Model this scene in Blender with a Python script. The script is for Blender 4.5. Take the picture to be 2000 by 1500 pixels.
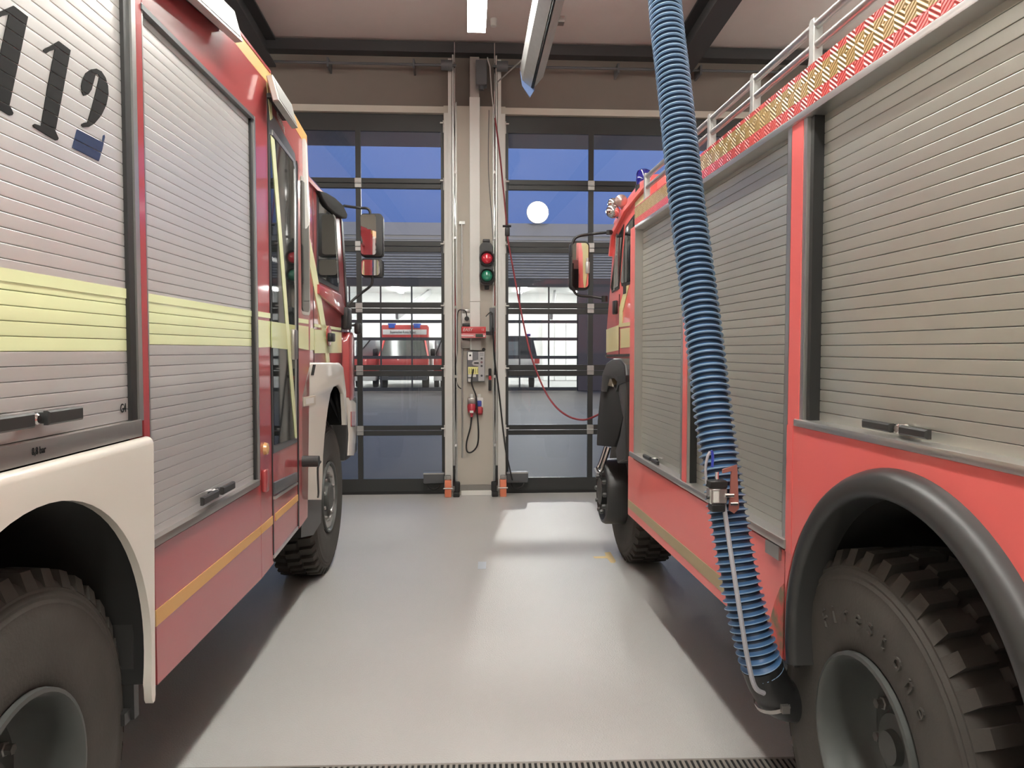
import bpy, bmesh, math, random
from mathutils import Vector, Matrix
random.seed(4)
S = bpy.context.scene
for o in list(bpy.data.objects): bpy.data.objects.remove(o)
C = S.collection
PI = math.pi
# ------------------------------------------------------------------ camera, sky, exposure
CAM_H = 1.6
YAW = math.atan(85/1500); PITCH = math.atan(66/1500)
cd = bpy.data.cameras.new('camera'); cam = bpy.data.objects.new('camera', cd); C.objects.link(cam)
cd.sensor_width = 36; cd.lens = 1500*36/2000; cd.clip_start = .05; cd.clip_end = 300
cam.location = (0, 0, CAM_H); cam.rotation_euler = (PI/2-PITCH, 0, -YAW)
S.camera = cam
S.view_settings.view_transform = 'Standard'; S.view_settings.look = 'None'
S.view_settings.exposure = 0.0; S.view_settings.gamma = 1; S.view_settings.use_curve_mapping = False
w = bpy.data.worlds.new('dusk_sky'); S.world = w; w.use_nodes = True
nt = w.node_tree; nt.nodes.clear()
wo = nt.nodes.new('ShaderNodeOutputWorld'); bg = nt.nodes.new('ShaderNodeBackground')
tc = nt.nodes.new('ShaderNodeTexCoord'); sp = nt.nodes.new('ShaderNodeSeparateXYZ'); rp = nt.nodes.new('ShaderNodeValToRGB')
no = nt.nodes.new('ShaderNodeTexNoise'); no.inputs['Scale'].default_value = 5; no.inputs['Detail'].default_value = 5
ma = nt.nodes.new('ShaderNodeMath'); ma.operation = 'MULTIPLY_ADD'; ma.inputs[1].default_value = .10; 
nt.links.new(tc.outputs['Generated'], sp.inputs[0]); nt.links.new(tc.outputs['Generated'], no.inputs['Vector'])
nt.links.new(no.outputs[0], ma.inputs[0]); nt.links.new(sp.outputs['Z'], ma.inputs[2])
nt.links.new(ma.outputs[0], rp.inputs[0])
e = rp.color_ramp.elements
e[0].position = 0.02; e[0].color = (.10, .16, .40, 1); e[1].position = .8; e[1].color = (.12, .22, .60, 1)
m_ = e.new(.22); m_.color = (.16, .25, .60, 1); m_ = e.new(.34); m_.color = (.20, .31, .70, 1)
nt.links.new(rp.outputs[0], bg.inputs[0]); bg.inputs[1].default_value = .95
nt.links.new(bg.outputs[0], wo.inputs[0])
LAMP = 52.0         # ceiling strip lights
HALL_LAMP = 40.0     # strip lights of the hall across the yard
FLOOD = 350.0        # floodlight over the yard

FACADE_FILL = 3800.0         # added lamps out of view, brightening the hall across the yard

# ------------------------------------------------------------------ helpers
def mat(name, col, rough=.5, metal=0., spec=.5, coat=0., noise=0., nscale=8., bump=0., bscale=200., emit=0., aniso=0.):
    m = bpy.data.materials.new(name); m.use_nodes = True
    n = m.node_tree; b = n.nodes['Principled BSDF']
    b.inputs['Base Color'].default_value = (*col, 1); b.inputs['Roughness'].default_value = rough
    b.inputs['Metallic'].default_value = metal; b.inputs['Specular IOR Level'].default_value = spec
    b.inputs['Coat Weight'].default_value = coat; b.inputs['Coat Roughness'].default_value = .06
    b.inputs['Anisotropic'].default_value = aniso
    if emit: b.inputs['Emission Color'].default_value = (*col, 1); b.inputs['Emission Strength'].default_value = emit
    t = n.nodes.new('ShaderNodeTexCoord')
    if noise:
        x = n.nodes.new('ShaderNodeTexNoise'); x.inputs['Scale'].default_value = nscale; x.inputs['Detail'].default_value = 6
        n.links.new(t.outputs['Object'], x.inputs['Vector'])
        mx = n.nodes.new('ShaderNodeMix'); mx.data_type = 'RGBA'
        mx.inputs['A'].default_value = (*[c*(1-noise) for c in col], 1); mx.inputs['B'].default_value = (*[min(1, c*(1+noise)) for c in col], 1)
        n.links.new(x.outputs[0], mx.inputs['Factor']); n.links.new(mx.outputs['Result'], b.inputs['Base Color'])
    if bump:
        x = n.nodes.new('ShaderNodeTexNoise'); x.inputs['Scale'].default_value = bscale; x.inputs['Detail'].default_value = 3
        n.links.new(t.outputs['Object'], x.inputs['Vector'])
        bp = n.nodes.new('ShaderNodeBump'); bp.inputs['Strength'].default_value = bump; bp.inputs['Distance'].default_value = .01
        n.links.new(x.outputs[0], bp.inputs['Height']); n.links.new(bp.outputs[0], b.inputs['Normal'])
    return m
def glass_mat(name, tint, refl=1.0):
    m = bpy.data.materials.new(name); m.use_nodes = True; n = m.node_tree; n.nodes.clear()
    o = n.nodes.new('ShaderNodeOutputMaterial'); mx = n.nodes.new('ShaderNodeMixShader')
    tr = n.nodes.new('ShaderNodeBsdfTransparent'); gl = n.nodes.new('ShaderNodeBsdfGlossy'); fr = n.nodes.new('ShaderNodeFresnel')
    tr.inputs[0].default_value = (*tint, 1); gl.inputs['Roughness'].default_value = .01; fr.inputs[0].default_value = 1.45
    n.links.new(fr.outputs[0], mx.inputs[0]); n.links.new(tr.outputs[0], mx.inputs[1]); n.links.new(gl.outputs[0], mx.inputs[2])
    n.links.new(mx.outputs[0], o.inputs[0]); return m

def V(*a): return Vector(a)
class MB:
    def __init__(s): s.bm = bmesh.new(); s.mi = 0
    def _f(s, vs):
        try: f = s.bm.faces.new(vs); f.material_index = s.mi; return f
        except ValueError: return None
    def prism(s, a, b, bev=0, seg=2, sel=None):
        va = [s.bm.verts.new(p) for p in a]; vb = [s.bm.verts.new(p) for p in b]; n = len(a)
        f = s._f(va); s._f(vb[::-1])
        for i in range(n): s._f([va[i], vb[i], vb[(i+1) % n], va[(i+1) % n]])
        if bev:
            bmesh.ops.recalc_face_normals(s.bm, faces=s.bm.faces[:])
            ed = [x for x in f.edges if sel is None or all(sel(v.co) for v in x.verts)]
            bmesh.ops.bevel(s.bm, geom=ed, offset=bev, segments=seg, profile=.5, affect='EDGES', clamp_overlap=True)
        return s
    def box(s, p0, p1, bev=0, seg=2):
        x0, y0, z0 = p0; x1, y1, z1 = p1
        x0, x1 = min(x0, x1), max(x0, x1); y0, y1 = min(y0, y1), max(y0, y1); z0, z1 = min(z0, z1), max(z0, z1)
        v = [s.bm.verts.new(p) for p in ((x0,y0,z0),(x1,y0,z0),(x1,y1,z0),(x0,y1,z0),(x0,y0,z1),(x1,y0,z1),(x1,y1,z1),(x0,y1,z1))]
        fs = [s._f([v[i] for i in q]) for q in ((3,2,1,0),(4,5,6,7),(0,1,5,4),(1,2,6,5),(2,3,7,6),(3,0,4,7))]
        if bev:
            ed = list({x for f in fs for x in f.edges})
            bmesh.ops.bevel(s.bm, geom=ed, offset=bev, segments=seg, profile=.5, affect='EDGES', clamp_overlap=True)
        return s
    def beam(s, p, q, wx, wz, up=None):
        p, q = Vector(p), Vector(q); d = (q-p).normalized()
        u = d.cross(Vector(up) if up else (V(0,0,1) if abs(d.z) < .9 else V(0,1,0))).normalized(); v = u.cross(d)
        a = [p+u*i*wx/2+v*j*wz/2 for i, j in ((-1,-1),(1,-1),(1,1),(-1,1))]
        return s.prism(a, [x+(q-p) for x in a])
    def tube(s, path, r, n=8, caps=True, mi=None):
        path = [Vector(p) for p in path]; rs = r if isinstance(r, (list, tuple)) else [r]*len(path)
        rings = []; u = None
        for i, p in enumerate(path):
            d = (path[min(i+1, len(path)-1)]-path[max(i-1, 0)]).normalized()
            if u is None: u = d.orthogonal().normalized()
            u = (u-d*u.dot(d)).normalized(); v = d.cross(u)
            rings.append([s.bm.verts.new(p+(u*math.cos(2*PI*k/n)+v*math.sin(2*PI*k/n))*rs[i]) for k in range(n)])
        for i in range(len(rings)-1):
            for k in range(n):
                f = s._f([rings[i][k], rings[i][(k+1) % n], rings[i+1][(k+1) % n], rings[i+1][k]])
                if mi and f: f.material_index = mi[i]
        if caps: s._f(rings[0][::-1]); s._f(rings[-1])
        return s
    def lathe(s, prof, org, axis, n=32, u=None, mi=None, a0=0, a1=2*PI):
        org, ax = Vector(org), Vector(axis).normalized(); u = Vector(u).normalized() if u else ax.orthogonal().normalized(); v = ax.cross(u)
        full = abs(a1-a0-2*PI) < 1e-6; m = n if full else n+1
        rings = []
        for r, a in prof:
            if r < 1e-6: rings.append([s.bm.verts.new(org+ax*a)]*m)
            else: rings.append([s.bm.verts.new(org+ax*a+(u*math.cos(a0+(a1-a0)*k/n)+v*math.sin(a0+(a1-a0)*k/n))*r) for k in range(m)])
        for i in range(len(rings)-1):
            for k in range(n):
                q = [rings[i][k], rings[i][(k+1) % m], rings[i+1][(k+1) % m], rings[i+1][k]]
                q = [x for j, x in enumerate(q) if x not in q[:j]]
                if len(q) > 2:
                    f = s._f(q)
                    if mi and f: f.material_index = mi[i]
        return s
    def cyl(s, p, q, r, n=16):
        p, q = Vector(p), Vector(q); L = (q-p).length
        return s.lathe([(0, 0), (r, 0), (r, L), (0, L)], p, q-p, n)
    def text(s, string, place, size=1., extr=.002, sx=1., gap=0.):
        """place(u,v,w) maps text plane to local space"""
        cu = bpy.data.curves.new('t', 'FONT'); cu.body = string; cu.size = size; cu.extrude = extr; cu.resolution_u = 3
        ob = bpy.data.objects.new('t', cu); C.objects.link(ob); dg = bpy.context.evaluated_depsgraph_get(); dg.update()
        me = bpy.data.meshes.new_from_object(ob.evaluated_get(dg))
        vs = [s.bm.verts.new(place(v.co.x*sx, v.co.y, v.co.z)) for v in me.vertices]
        for f in me.polygons: s._f([vs[i] for i in f.vertices])
        bpy.data.objects.remove(ob); bpy.data.curves.remove(cu); bpy.data.meshes.remove(me)
        return s
    def build(s, name, mats, parent=None, loc=None, smooth=40, recalc=True, kind=None, label=None):
        if recalc: bmesh.ops.recalc_face_normals(s.bm, faces=s.bm.faces[:])
        me = bpy.data.meshes.new(name); s.bm.to_mesh(me); s.bm.free()
        for m in (mats if isinstance(mats, (list, tuple)) else [mats]): me.materials.append(m)
        if smooth: me.shade_smooth(); me.set_sharp_from_angle(angle=math.radians(smooth))
        o = bpy.data.objects.new(name, me); C.objects.link(o)
        if parent: o.parent = parent
        if loc: o.location = loc
        if kind: o['kind'] = kind
        if label: o['label'] = label
        return o
def thing(name, label, cat, loc=(0,0,0), rz=0, group=None):
    o = bpy.data.objects.new(name, None); C.objects.link(o); o.location = loc; o.rotation_euler = (0, 0, rz)
    o.empty_display_size = .1; return tag(o, label, cat, group)
def tag(o, label, cat, group=None):
    o['label'] = label; o['category'] = cat
    if group: o['group'] = group
    return o
def struct(o, label=None):
    o['kind'] = 'structure'
    if label: o['label'] = label
    return o
def copy(o, parent=None, loc=None):
    c = o.copy(); C.objects.link(c)
    if parent: c.parent = parent
    if loc is not None: c.location = loc
    return c
def arc(cx, cz, r, a0, a1, n): return [(cx+r*math.cos(math.radians(a0+(a1-a0)*i/n)), cz+r*math.sin(math.radians(a0+(a1-a0)*i/n))) for i in range(n+1)]
def spline(pts, n=8):
    pts = [Vector(p) for p in pts]; out = []
    for i in range(len(pts)-1):
        p0, p1, p2, p3 = pts[max(i-1,0)], pts[i], pts[i+1], pts[min(i+2,len(pts)-1)]
        for k in range(n):
            t = k/n; out.append(.5*((2*p1)+(p2-p0)*t+(2*p0-5*p1+4*p2-p3)*t*t+(3*p1-p0-3*p2+p3)*t**3))
    return out+[pts[-1]]
def roundrect(x0, x1, z0, z1, r, n=4):
    return arc(x1-r, z1-r, r, 0, 90, n)+arc(x0+r, z1-r, r, 90, 180, n)+arc(x0+r, z0+r, r, 180, 270, n)+arc(x1-r, z0+r, r, 270, 360, n)
# measuring: photo pixel (2000x1500) -> room point at depth Y / on the floor
RM = Matrix.Rotation(-YAW, 3, 'Z') @ Matrix.Rotation(PI/2-PITCH, 3, 'X')
def ray(x, y): return RM @ V(x-1000, 750-y, -1500)
def atY(x, y, Y): d = ray(x, y); return V(0,0,CAM_H)+d*(Y/d.y)
def onfloor(x, y, z=0): d = ray(x, y); return V(0,0,CAM_H)+d*((z-CAM_H)/d.z)

# ------------------------------------------------------------------ materials
M = {}
M['floor'] = mat('grey_epoxy_floor', (.49,.483,.465), .33, noise=.06, nscale=1.2, bump=.28, bscale=130, spec=.42)
M['wall'] = mat('beige_painted_concrete', (.56,.52,.45), .75, noise=.03, nscale=3)
M['lintel'] = mat('brown_grey_lintel', (.20,.17,.145), .8, noise=.04)
M['ceiling'] = mat('roof_deck_paint', (.66,.585,.55), .75, noise=.03)
M['girder'] = mat('dark_steel', (.05,.05,.052), .55)
M['black'] = mat('black_plastic', (.018,.018,.018), .45)
M['matte'] = mat('dark_underbody', (.015,.015,.014), .9)
M['rubber'] = mat('tyre_rubber', (.060,.054,.047), .8, noise=.25, nscale=9, bump=.1, bscale=90)
M['flare'] = mat('satin_black_plastic', (.035,.035,.034), .38)
M['galv'] = mat('galvanised_steel', (.55,.55,.53), .42, .75, noise=.1, nscale=20)
M['whitemetal'] = mat('white_coated_steel', (.72,.71,.67), .4)
M['alu'] = mat('brushed_aluminium', (.62,.61,.59), .32, .9, noise=.04, nscale=4)
M['sill'] = mat('steel_sill', (.40,.38,.36), .35, .85, noise=.08, nscale=6)
M['chrome'] = mat('chrome', (.8,.8,.8), .08, 1.)
M['slatL'] = mat('silver_shutter', (.76,.74,.72), .33, .6, noise=.03, nscale=3)
M['slatR'] = mat('champagne_silver_shutter', (.545,.545,.485), .33, .6, noise=.03, nscale=3)
M['yellow'] = mat('reflective_yellow', (.80,.84,.49), .25, coat=.4, noise=.03, nscale=3)
M['paleyellow'] = mat('pale_reflective_yellow', (.80,.72,.35), .3, coat=.3)
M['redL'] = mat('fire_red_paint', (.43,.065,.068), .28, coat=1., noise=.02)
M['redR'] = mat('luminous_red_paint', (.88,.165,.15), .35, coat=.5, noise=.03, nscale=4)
M['white'] = mat('cream_white_paint', (.80,.75,.67), .28, coat=.7)
M['orange'] = mat('gold_orange_film', (.72,.40,.14), .4)
M['gold'] = mat('dull_gold_film', (.42,.33,.19), .45)
M['tint'] = mat('dark_tinted_glass', (.012,.014,.014), .03, spec=.9)
M['mirror'] = mat('mirror_glass', (.75,.75,.76), .02, 1.)
M['ink'] = mat('black_vinyl', (.010,.010,.010), .65, spec=.2)
M['blueink'] = mat('dark_blue_vinyl', (.015,.03,.085), .5, spec=.3)
M['greyframe'] = mat('grey_rubber_frame', (.10,.105,.11), .35)
M['glass'] = glass_mat('window_glass', (.90,.92,.93))
M['doorframe'] = mat('anthracite_aluminium', (.036,.038,.037), .42)
M['lampglass'] = mat('floodlight_lens', (.42,.42,.40), .3, .3)
M['diff'] = mat('lamp_diffuser', (1.,.985,.925), .5, emit=LAMP)
M['diff2'] = mat('added_side_glow', (1.,.985,.925), .5, emit=48.)  # glow added to the fixture sides to brighten the truck flanks
M['rim'] = mat('grey_rim_steel', (.10,.105,.10), .5, .4, noise=.2, nscale=15)
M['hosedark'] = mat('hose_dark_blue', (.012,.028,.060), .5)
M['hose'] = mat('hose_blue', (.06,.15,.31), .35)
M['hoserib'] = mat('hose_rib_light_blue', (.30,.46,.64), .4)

def body_material(name, base, bands, root, rough, coat, bump_z=None):
    """paint with horizontal film stripes at fixed heights on the vehicle"""
    m = mat(name, base, rough, coat=coat); n = m.node_tree; b = n.nodes['Principled BSDF']
    t = n.nodes.new('ShaderNodeTexCoord'); t.object = root; s_ = n.nodes.new('ShaderNodeSeparateXYZ'); n.links.new(t.outputs['Object'], s_.inputs[0])
    prev = None
    for z0, z1, c in bands:
        g = n.nodes.new('ShaderNodeMath'); g.operation = 'COMPARE'; g.inputs[1].default_value = (z0+z1)/2; g.inputs[2].default_value = (z1-z0)/2
        n.links.new(s_.outputs['Z'], g.inputs[0]); mx = n.nodes.new('ShaderNodeMix'); mx.data_type = 'RGBA'
        mx.inputs['A'].default_value = (*base, 1); mx.inputs['B'].default_value = (*c, 1)
        if prev: n.links.new(prev, mx.inputs['A'])
        n.links.new(g.outputs[0], mx.inputs['Factor']); prev = mx.outputs['Result']
    n.links.new(prev, b.inputs['Base Color']); return m

# ------------------------------------------------------------------ the hall: floor, walls, ceiling
WY = 8.5                                   # plane of the sectional doors
ZC = 4.83                                  # ceiling height at the front wall
HX, BY = 13., -10.                         # half width of the hall, back wall
struct(MB().box((-HX, BY, -.15), (HX, WY+.3, 0)).build('floor', M['floor'], smooth=0), 'smooth light grey coated concrete floor')
wf = MB()
D1 = (-4.06, -.262); D2 = (.408, 4.206); ZD = 4.17
wf.box((-HX, WY+.03, 0), (D1[0], WY+.33, ZC+1.2)); wf.box((D1[1], WY-.05, 0), (D2[0], WY+.33, ZD+.07)); wf.box((D2[1], WY+.03, 0), (HX, WY+.33, ZC+1.2))
wall_front = struct(wf.build('wall_front', M['wall'], smooth=0), 'beige pier and walls between the sectional doors')
lt = MB(); lt.box((D1[0], WY+.03, ZD+.07), (D2[1], WY+.33, ZC+1.2)); lt.build('lintel', M['lintel'], wall_front, smooth=0)
ls = MB(); ls.box((D1[0], WY-.02, ZD), (D1[1]+.02, WY+.33, ZD+.07)); ls.box((D2[0]-.02, WY-.02, ZD), (D2[1], WY+.33, ZD+.07)); ls.build('lintel_edge', M['wall'], wall_front, smooth=0, label='paler strip under the lintel')
struct(MB().box((-HX-.3, BY, 0), (-HX, WY+.33, 6.2)).build('wall_left', M['wall'], smooth=0))
struct(MB().box((HX, BY, 0), (HX+.3, WY+.33, 6.2)).build('wall_right', M['wall'], smooth=0))
struct(MB().box((-HX-.3, BY-.3, 0), (HX+.3, BY, 6.2)).build('wall_back', M['wall'], smooth=0))
slope = .055
cz = lambda y: ZC+.06+slope*(WY-y)
cm = MB(); cm.prism([V(-HX-.3, WY+.33, cz(WY)), V(HX+.3, WY+.33, cz(WY)), V(HX+.3, BY-.3, cz(BY)), V(-HX-.3, BY-.3, cz(BY))],
                    [V(-HX-.3, WY+.33, cz(WY)+.2), V(HX+.3, WY+.33, cz(WY)+.2), V(HX+.3, BY-.3, cz(BY)+.2), V(-HX-.3, BY-.3, cz(BY)+.2)])
ceiling = struct(cm.build('ceiling', M['ceiling'], smooth=0), 'plain warm grey roof deck sloping up from the doors')
struct(MB().box((-HX, WY-.12, ZC-.05), (HX, WY+.03, ZC+.06)).build('trim_1', M['girder'], smooth=0), 'dark angle where the roof deck meets the front wall')
# steel roof girders (I section) running from the door wall
for i, (x0, zt) in enumerate(((-2.13, .30), (2.30, .30), (-6.6, .3), (6.7, .3))):
    g = MB()
    for (hw, z0, z1) in ((.11, 0, .02), (.008, .02, zt-.02), (.11, zt-.02, zt)):
        f = lambda y, s_, z: V(x0+s_*hw, y, cz(y)-zt-.012+z)
        g.prism([f(WY-.13,-1,z0), f(WY-.13,1,z0), f(WY-.13,1,z1), f(WY-.13,-1,z1)], [f(BY+.05,-1,z0), f(BY+.05,1,z0), f(BY+.05,1,z1), f(BY+.05,-1,z1)])
    struct(g.build('trim_%d' % (i+2), M['girder'], smooth=0), 'dark steel roof girder')
# pier base board and white strip below it
struct(MB().box((-.09, WY-.075, .055), (.30, WY-.052, .115)).build('baseboard_front', mat('grey_base', (.25,.24,.22), .6), smooth=0))
struct(MB().box((-.085, WY-.09, .001), (.295, WY-.052, .055), .004).build('trim_7', mat('white_base_strip', (.95,.93,.88), .3), smooth=0), 'short white strip at the foot of the pier')

# ------------------------------------------------------------------ sectional doors
RAILS = [(3.365, 3.475), (2.675, 2.797), (2.002, 2.125), (1.314, 1.437), (.654, .767)]
def sectional_door(num, x0, x1, mullx):
    fr = MB(); y0, y1 = WY+.035, WY+.075
    fr.box((x0, y0, .012), (x0+.035, y1, 4.165)); fr.box((x1-.035, y0, .012), (x1, y1, 4.165))
    fr.box((x0+.035, y0, 3.984), (x1-.035, y1, 4.165)); fr.box((x0+.035, y0, .03), (x1-.035, y1, .172))
    d = struct(fr.build('door_%d' % num, M['doorframe'], smooth=0), 'anthracite glazed sectional door, %s of the pier' % ('left' if num == 1 else 'right'))
    MB().box((x0, y0-.005, .0), (x1, y1+.005, .03)).build('bottom_seal', M['black'], d, smooth=0)
    zs = [(.172, .654)]
    for a, b in zip(RAILS[::-1], RAILS[::-1][1:]+[(3.984, 0)]): zs.append((a[1], b[0]))
    for z0, z1 in RAILS:
        for a, b in ((z0, (z0+z1)/2-.003), ((z0+z1)/2+.003, z1)):
            MB().box((x0+.035, y0-.004, a), (x1-.035, y1+.004, b), .004, 1).build('section_rail', M['doorframe'], d, smooth=0)
    xs = [x0+.035]+[v for m in mullx for v in (m-.028, m+.028)]+[x1-.035]
    for z0, z1 in zs:
        for m in mullx: MB().box((m-.028, y0, z0), (m+.028, y1, z1)).build('mullion', M['doorframe'], d, smooth=0)
        for i in range(0, len(xs), 2):
            MB().box((xs[i], WY+.052, z0), (xs[i+1], WY+.056, z1)).build('pane', M['glass'], d, smooth=0)
    for z0, z1 in RAILS:                    # hinges on the mullions, roller brackets at the edge
        zc = (z0+z1)/2
        for m in mullx:
            h = MB(); h.box((m-.038, y0-.014, zc-.05), (m+.038, y0-.004, zc+.055), .004, 1); h.cyl((m-.036, y0-.016, zc), (m+.036, y0-.016, zc), .009, 10)
            h.build('hinge', M['galv'], d)
    sgn, xe = (1, x1) if num == 1 else (-1, x0)
    for z0, z1 in RAILS+[(3.92, 4.16), (.08, .2)]:
        zc = (z0+z1)/2; r = MB(); xa = xe-sgn*.01
        r.box((xa, y0-.03, zc-.07), (xa+sgn*.08, y0-.01, zc+.06)); r.box((xa+sgn*.01, y0-.085, zc-.03), (xa+sgn*.07, y0-.03, zc+.03))
        r.cyl((xa-sgn*.03, y0-.06, zc+.025), (xa+sgn*.13, y0-.06, zc+.025), .008, 8); r.cyl((xa+sgn*.085, y0-.06, zc+.025), (xa+sgn*.105, y0-.06, zc+.025), .024, 14)
        r.build('roller_bracket', M['whitemetal'], d)
    # guide track with its angle and spring pipe, going up to the roof
    t = MB(); xa = xe+sgn*.005
    t.box((xa, WY-.062, .06), (xa+sgn*.075, WY-.052, 4.16)); t.box((xa+sgn*.072, WY-.10, .06), (xa+sgn*.082, WY-.052, 4.72)); t.box((xa+sgn*.045, WY-.105, .06), (xa+sgn*.082, WY-.098, 4.72))
    t.build('guide_track', M['whitemetal'], d, smooth=0)
    t = MB(); t.box((xa+sgn*.09, WY-.14, .08), (xa+sgn*.105, WY-.052, 4.75)); t.box((xa+sgn*.105, WY-.075, .08), (xa+sgn*.135, WY-.052, 4.26)); t.box((xa+sgn*.128, WY-.115, .08), (xa+sgn*.135, WY-.075, 4.26))
    t.build('counterweight_channel', M['galv'], d, smooth=0)
    t = MB(); t.cyl((xa+sgn*.116, WY-.13, .35), (xa+sgn*.116, WY-.13, 4.9), .007, 8)
    for z in (.55, 1.3, 2.05, 2.8, 3.5): t.box((xa+sgn*.106, WY-.14, z), (xa+sgn*.128, WY-.12, z+.03))
    t.build('lift_cable', M['chrome'], d)
    t = MB(); t.tube([(xa+sgn*.098, WY-.145, 0.30), (xa+sgn*.098, WY-.145, .16), (xa+sgn*.10, WY-.145, .12)], .014, 8); t.box((xa+sgn*.085, WY-.17, .20), (xa+sgn*.11, WY-.13, .34)); t.build('cable_tensioner', M['black'], d)
    # winding drum and shaft up on the lintel
    t = MB(); zt = 4.63; t.cyl((xe-sgn*.02, WY-.16, zt), (xe+sgn*.10, WY-.16, zt), .055, 20); t.cyl((xe-sgn*3.1, WY-.16, zt), (xe+sgn*.14, WY-.16, zt), .014, 10)
    for k in (.3, 1.2, 2.1, 3.0): t.box((xe-sgn*k, WY-.19, zt-.05), (xe-sgn*(k+.02), WY+.03, zt+.05))
    t.build('winding_shaft', M['greyframe'], d)
    return d
door1 = sectional_door(1, D1[0], D1[1], (-1.195, -2.16, -3.10))
door2 = sectional_door(2, D2[0], D2[1], (1.362, 2.31, 3.26))
# dark motor boxes at the bottom corners of both doors
for nm, xa, xb, lab in (('left', -.50, -.27, 'dark grey box on the lower right corner of the left door'), ('right', .42, .66, 'dark grey box with two plugs on the lower left corner of the right door')):
    t = thing('junction_box', lab, 'junction box', ((xa+xb)/2, WY, .19)); hw = (xb-xa)/2
    MB().box((-hw, -.06, -.06), (hw, .03, .06), .014).build('housing', M['greyframe'], t)
    MB().box((-hw, -.063, .045), (hw, -.058, .060)).build('lid_edge', M['galv'], t, smooth=0)
    q = MB(); q.lathe([(.06,0),(.075,.01),(.06,.02)], (0, -.035, -.06), (0,-1,0), 16, (1,0,0), a0=PI, a1=2*PI); q.build('cable_loop', M['black'], t)
# orange foot guards and black feet of the guide tracks
for x, lab in ((-.225, 'orange track foot guard left of the pier'), (.375, 'orange track foot guard right of the pier')):
    s_ = 1 if x < 0 else -1
    t = thing('track_foot_guard', lab, 'guard', (x, WY-.14, 0))
    g = MB(); g.box((-.036, -.05, .0), (.036, .03, .19), .008); g.build('cover', mat('salmon_orange', (.78,.24,.13), .4), t)
    g = MB(); g.box((-.03, -.04, .19), (.03, .02, .235), .008); g.build('top_cap', M['sill'], t); MB().cyl((-.05, -.052, .10), (.05, -.052, .10), .008, 8).build('bolt', M['sill'], t)
    g = MB(); g.box((s_*.055, -.05, .0), (s_*.125, .03, .055), .01); g.box((s_*.07, -.045, .055), (s_*.13, .03, .165), .014); g.build('rubber_buffer', M['black'], t)

# ------------------------------------------------------------------ things on the pier
PY = WY-.052
# vertical cable channel in two lengths
t = thing('cable_channel', 'pale grey vertical cable channel down the middle of the pier', 'cable channel', (.073, PY, 0))
MB().box((-.056, -.055, 2.13), (.056, 0, 4.32), .004, 1).build('trunking', M['whitemetal'], t, smooth=0)
MB().box((-.056, -.055, 1.60), (.056, 0, 2.127), .004, 1).build('trunking', M['whitemetal'], t, smooth=0)
MB().box((-.05, -.04, 4.32), (.05, 0, 4.75)).build('trunking', M['sill'], t, smooth=0, label='upper length, darkened for the weaker light up there')  # darker metal stands in for weaker light on this length
# traffic light
t = thing('traffic_light', 'small black traffic light with red over green lens on the pier', 'traffic light', (.196, PY-.01, 0))
def atp(px, py, off=.12): p = atY(px, py, PY-off); return p.x-.196, p.z
h = MB(); h.prism([V(x, -.06, z) for x, z in roundrect(-.075, .075, 2.30, 2.76, .05)], [V(x, -.13, z) for x, z in roundrect(-.065, .065, 2.30, 2.76, .05)][::1]); h.build('housing', M['flare'], t)
for (px, py), nm, col in (((951, 505), 'red_lens', (.62,.03,.05)), ((951, 539), 'green_lens', (.02,.22,.13))):
    x, z = atp(px, py); 
    MB().lathe([(.058,0),(.05,.012),(.03,.02),(0,.024)], (x, -.135, z), (0,-1,0), 28).build(nm, mat(nm, col, .15, coat=1, emit=.05), t)
    MB().lathe([(.082,-.01),(.084,.035),(.072,.04),(.060,.0),(.06,-.01)], (x, -.13, z), (0,-1,0), 28).build('lens_hood', M['black'], t)
MB().box((-.02, -.06, 2.26), (.03, 0, 2.32), .008).build('bracket', M['black'], t); MB().box((-.04,-.09,2.76),(.04,-.01,2.80),.01).build('cap', M['flare'], t)
# wall socket with black plug
p = atY(911, 622, PY); t = thing('wall_socket', 'grey wall socket with a black plug above the red charger', 'socket', (p.x, PY, p.z))
MB().box((-.045,-.03,-.055),(.045,0,.055),.006).build('box', M['whitemetal'], t); MB().box((-.045,-.02,.055),(.045,0,.10),.004).build('lid', M['sill'], t)
MB().box((-.045,-.045,-.10),(.05,0,-.058),.004).build('terminal', M['black'], t)
q = MB(); q.cyl((.005,-.03,-.005),(.005,-.06,-.005),.026,16); q.tube(spline([(.005,-.05,.015),(-.005,-.06,.07),(-.04,-.05,.09),(-.09,-.05,.07),(-.10,-.05,-.1),(-.10,-.04,-.35),(-.12,-.05,-.55),(-.10,-.04,-.72),(-.06,-.03,-.77)]), .006, 7); q.build('plug', M['black'], t)
# red battery charger
a = atY(901, 638, PY-.16); b = atY(949, 660, PY-.16)
t = thing('battery_charger', 'red battery charger with a small display on the pier', 'charger', ((a.x+b.x)/2, PY-.06, (a.z+b.z)/2)); hw = (b.x-a.x)/2; hh = (a.z-b.z)/2
MR = mat('charger_red', (.50,.05,.055), .35)
MB().box((-hw,-.12,-.01),(hw,-.03,hh),.006).build('housing', MR, t); q = MB(); q.prism([V(-hw,-.12,-.012),V(-hw,-.135,-hh),V(-hw,-.03,-hh),V(-hw,-.03,-.012)],[V(hw,-.12,-.012),V(hw,-.135,-hh),V(hw,-.03,-hh),V(hw,-.03,-.012)]); q.build('front_panel', MR, t)
MB().text('EASY', lambda u,v,w_: V(-hw+.015+u+.25*v,-.122-w_,.012+v), .046, .001, 1).build('lettering', M['whitemetal'], t, smooth=0)
MB().text('12', lambda u,v,w_: V(hw-.05+u,-.122-w_,.018+v), .03, .001).build('lettering', M['whitemetal'], t, smooth=0)
MB().box((-hw,-.03,.0),(hw,.06,.03)).build('bracket', M['sill'], t, smooth=0)
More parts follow.
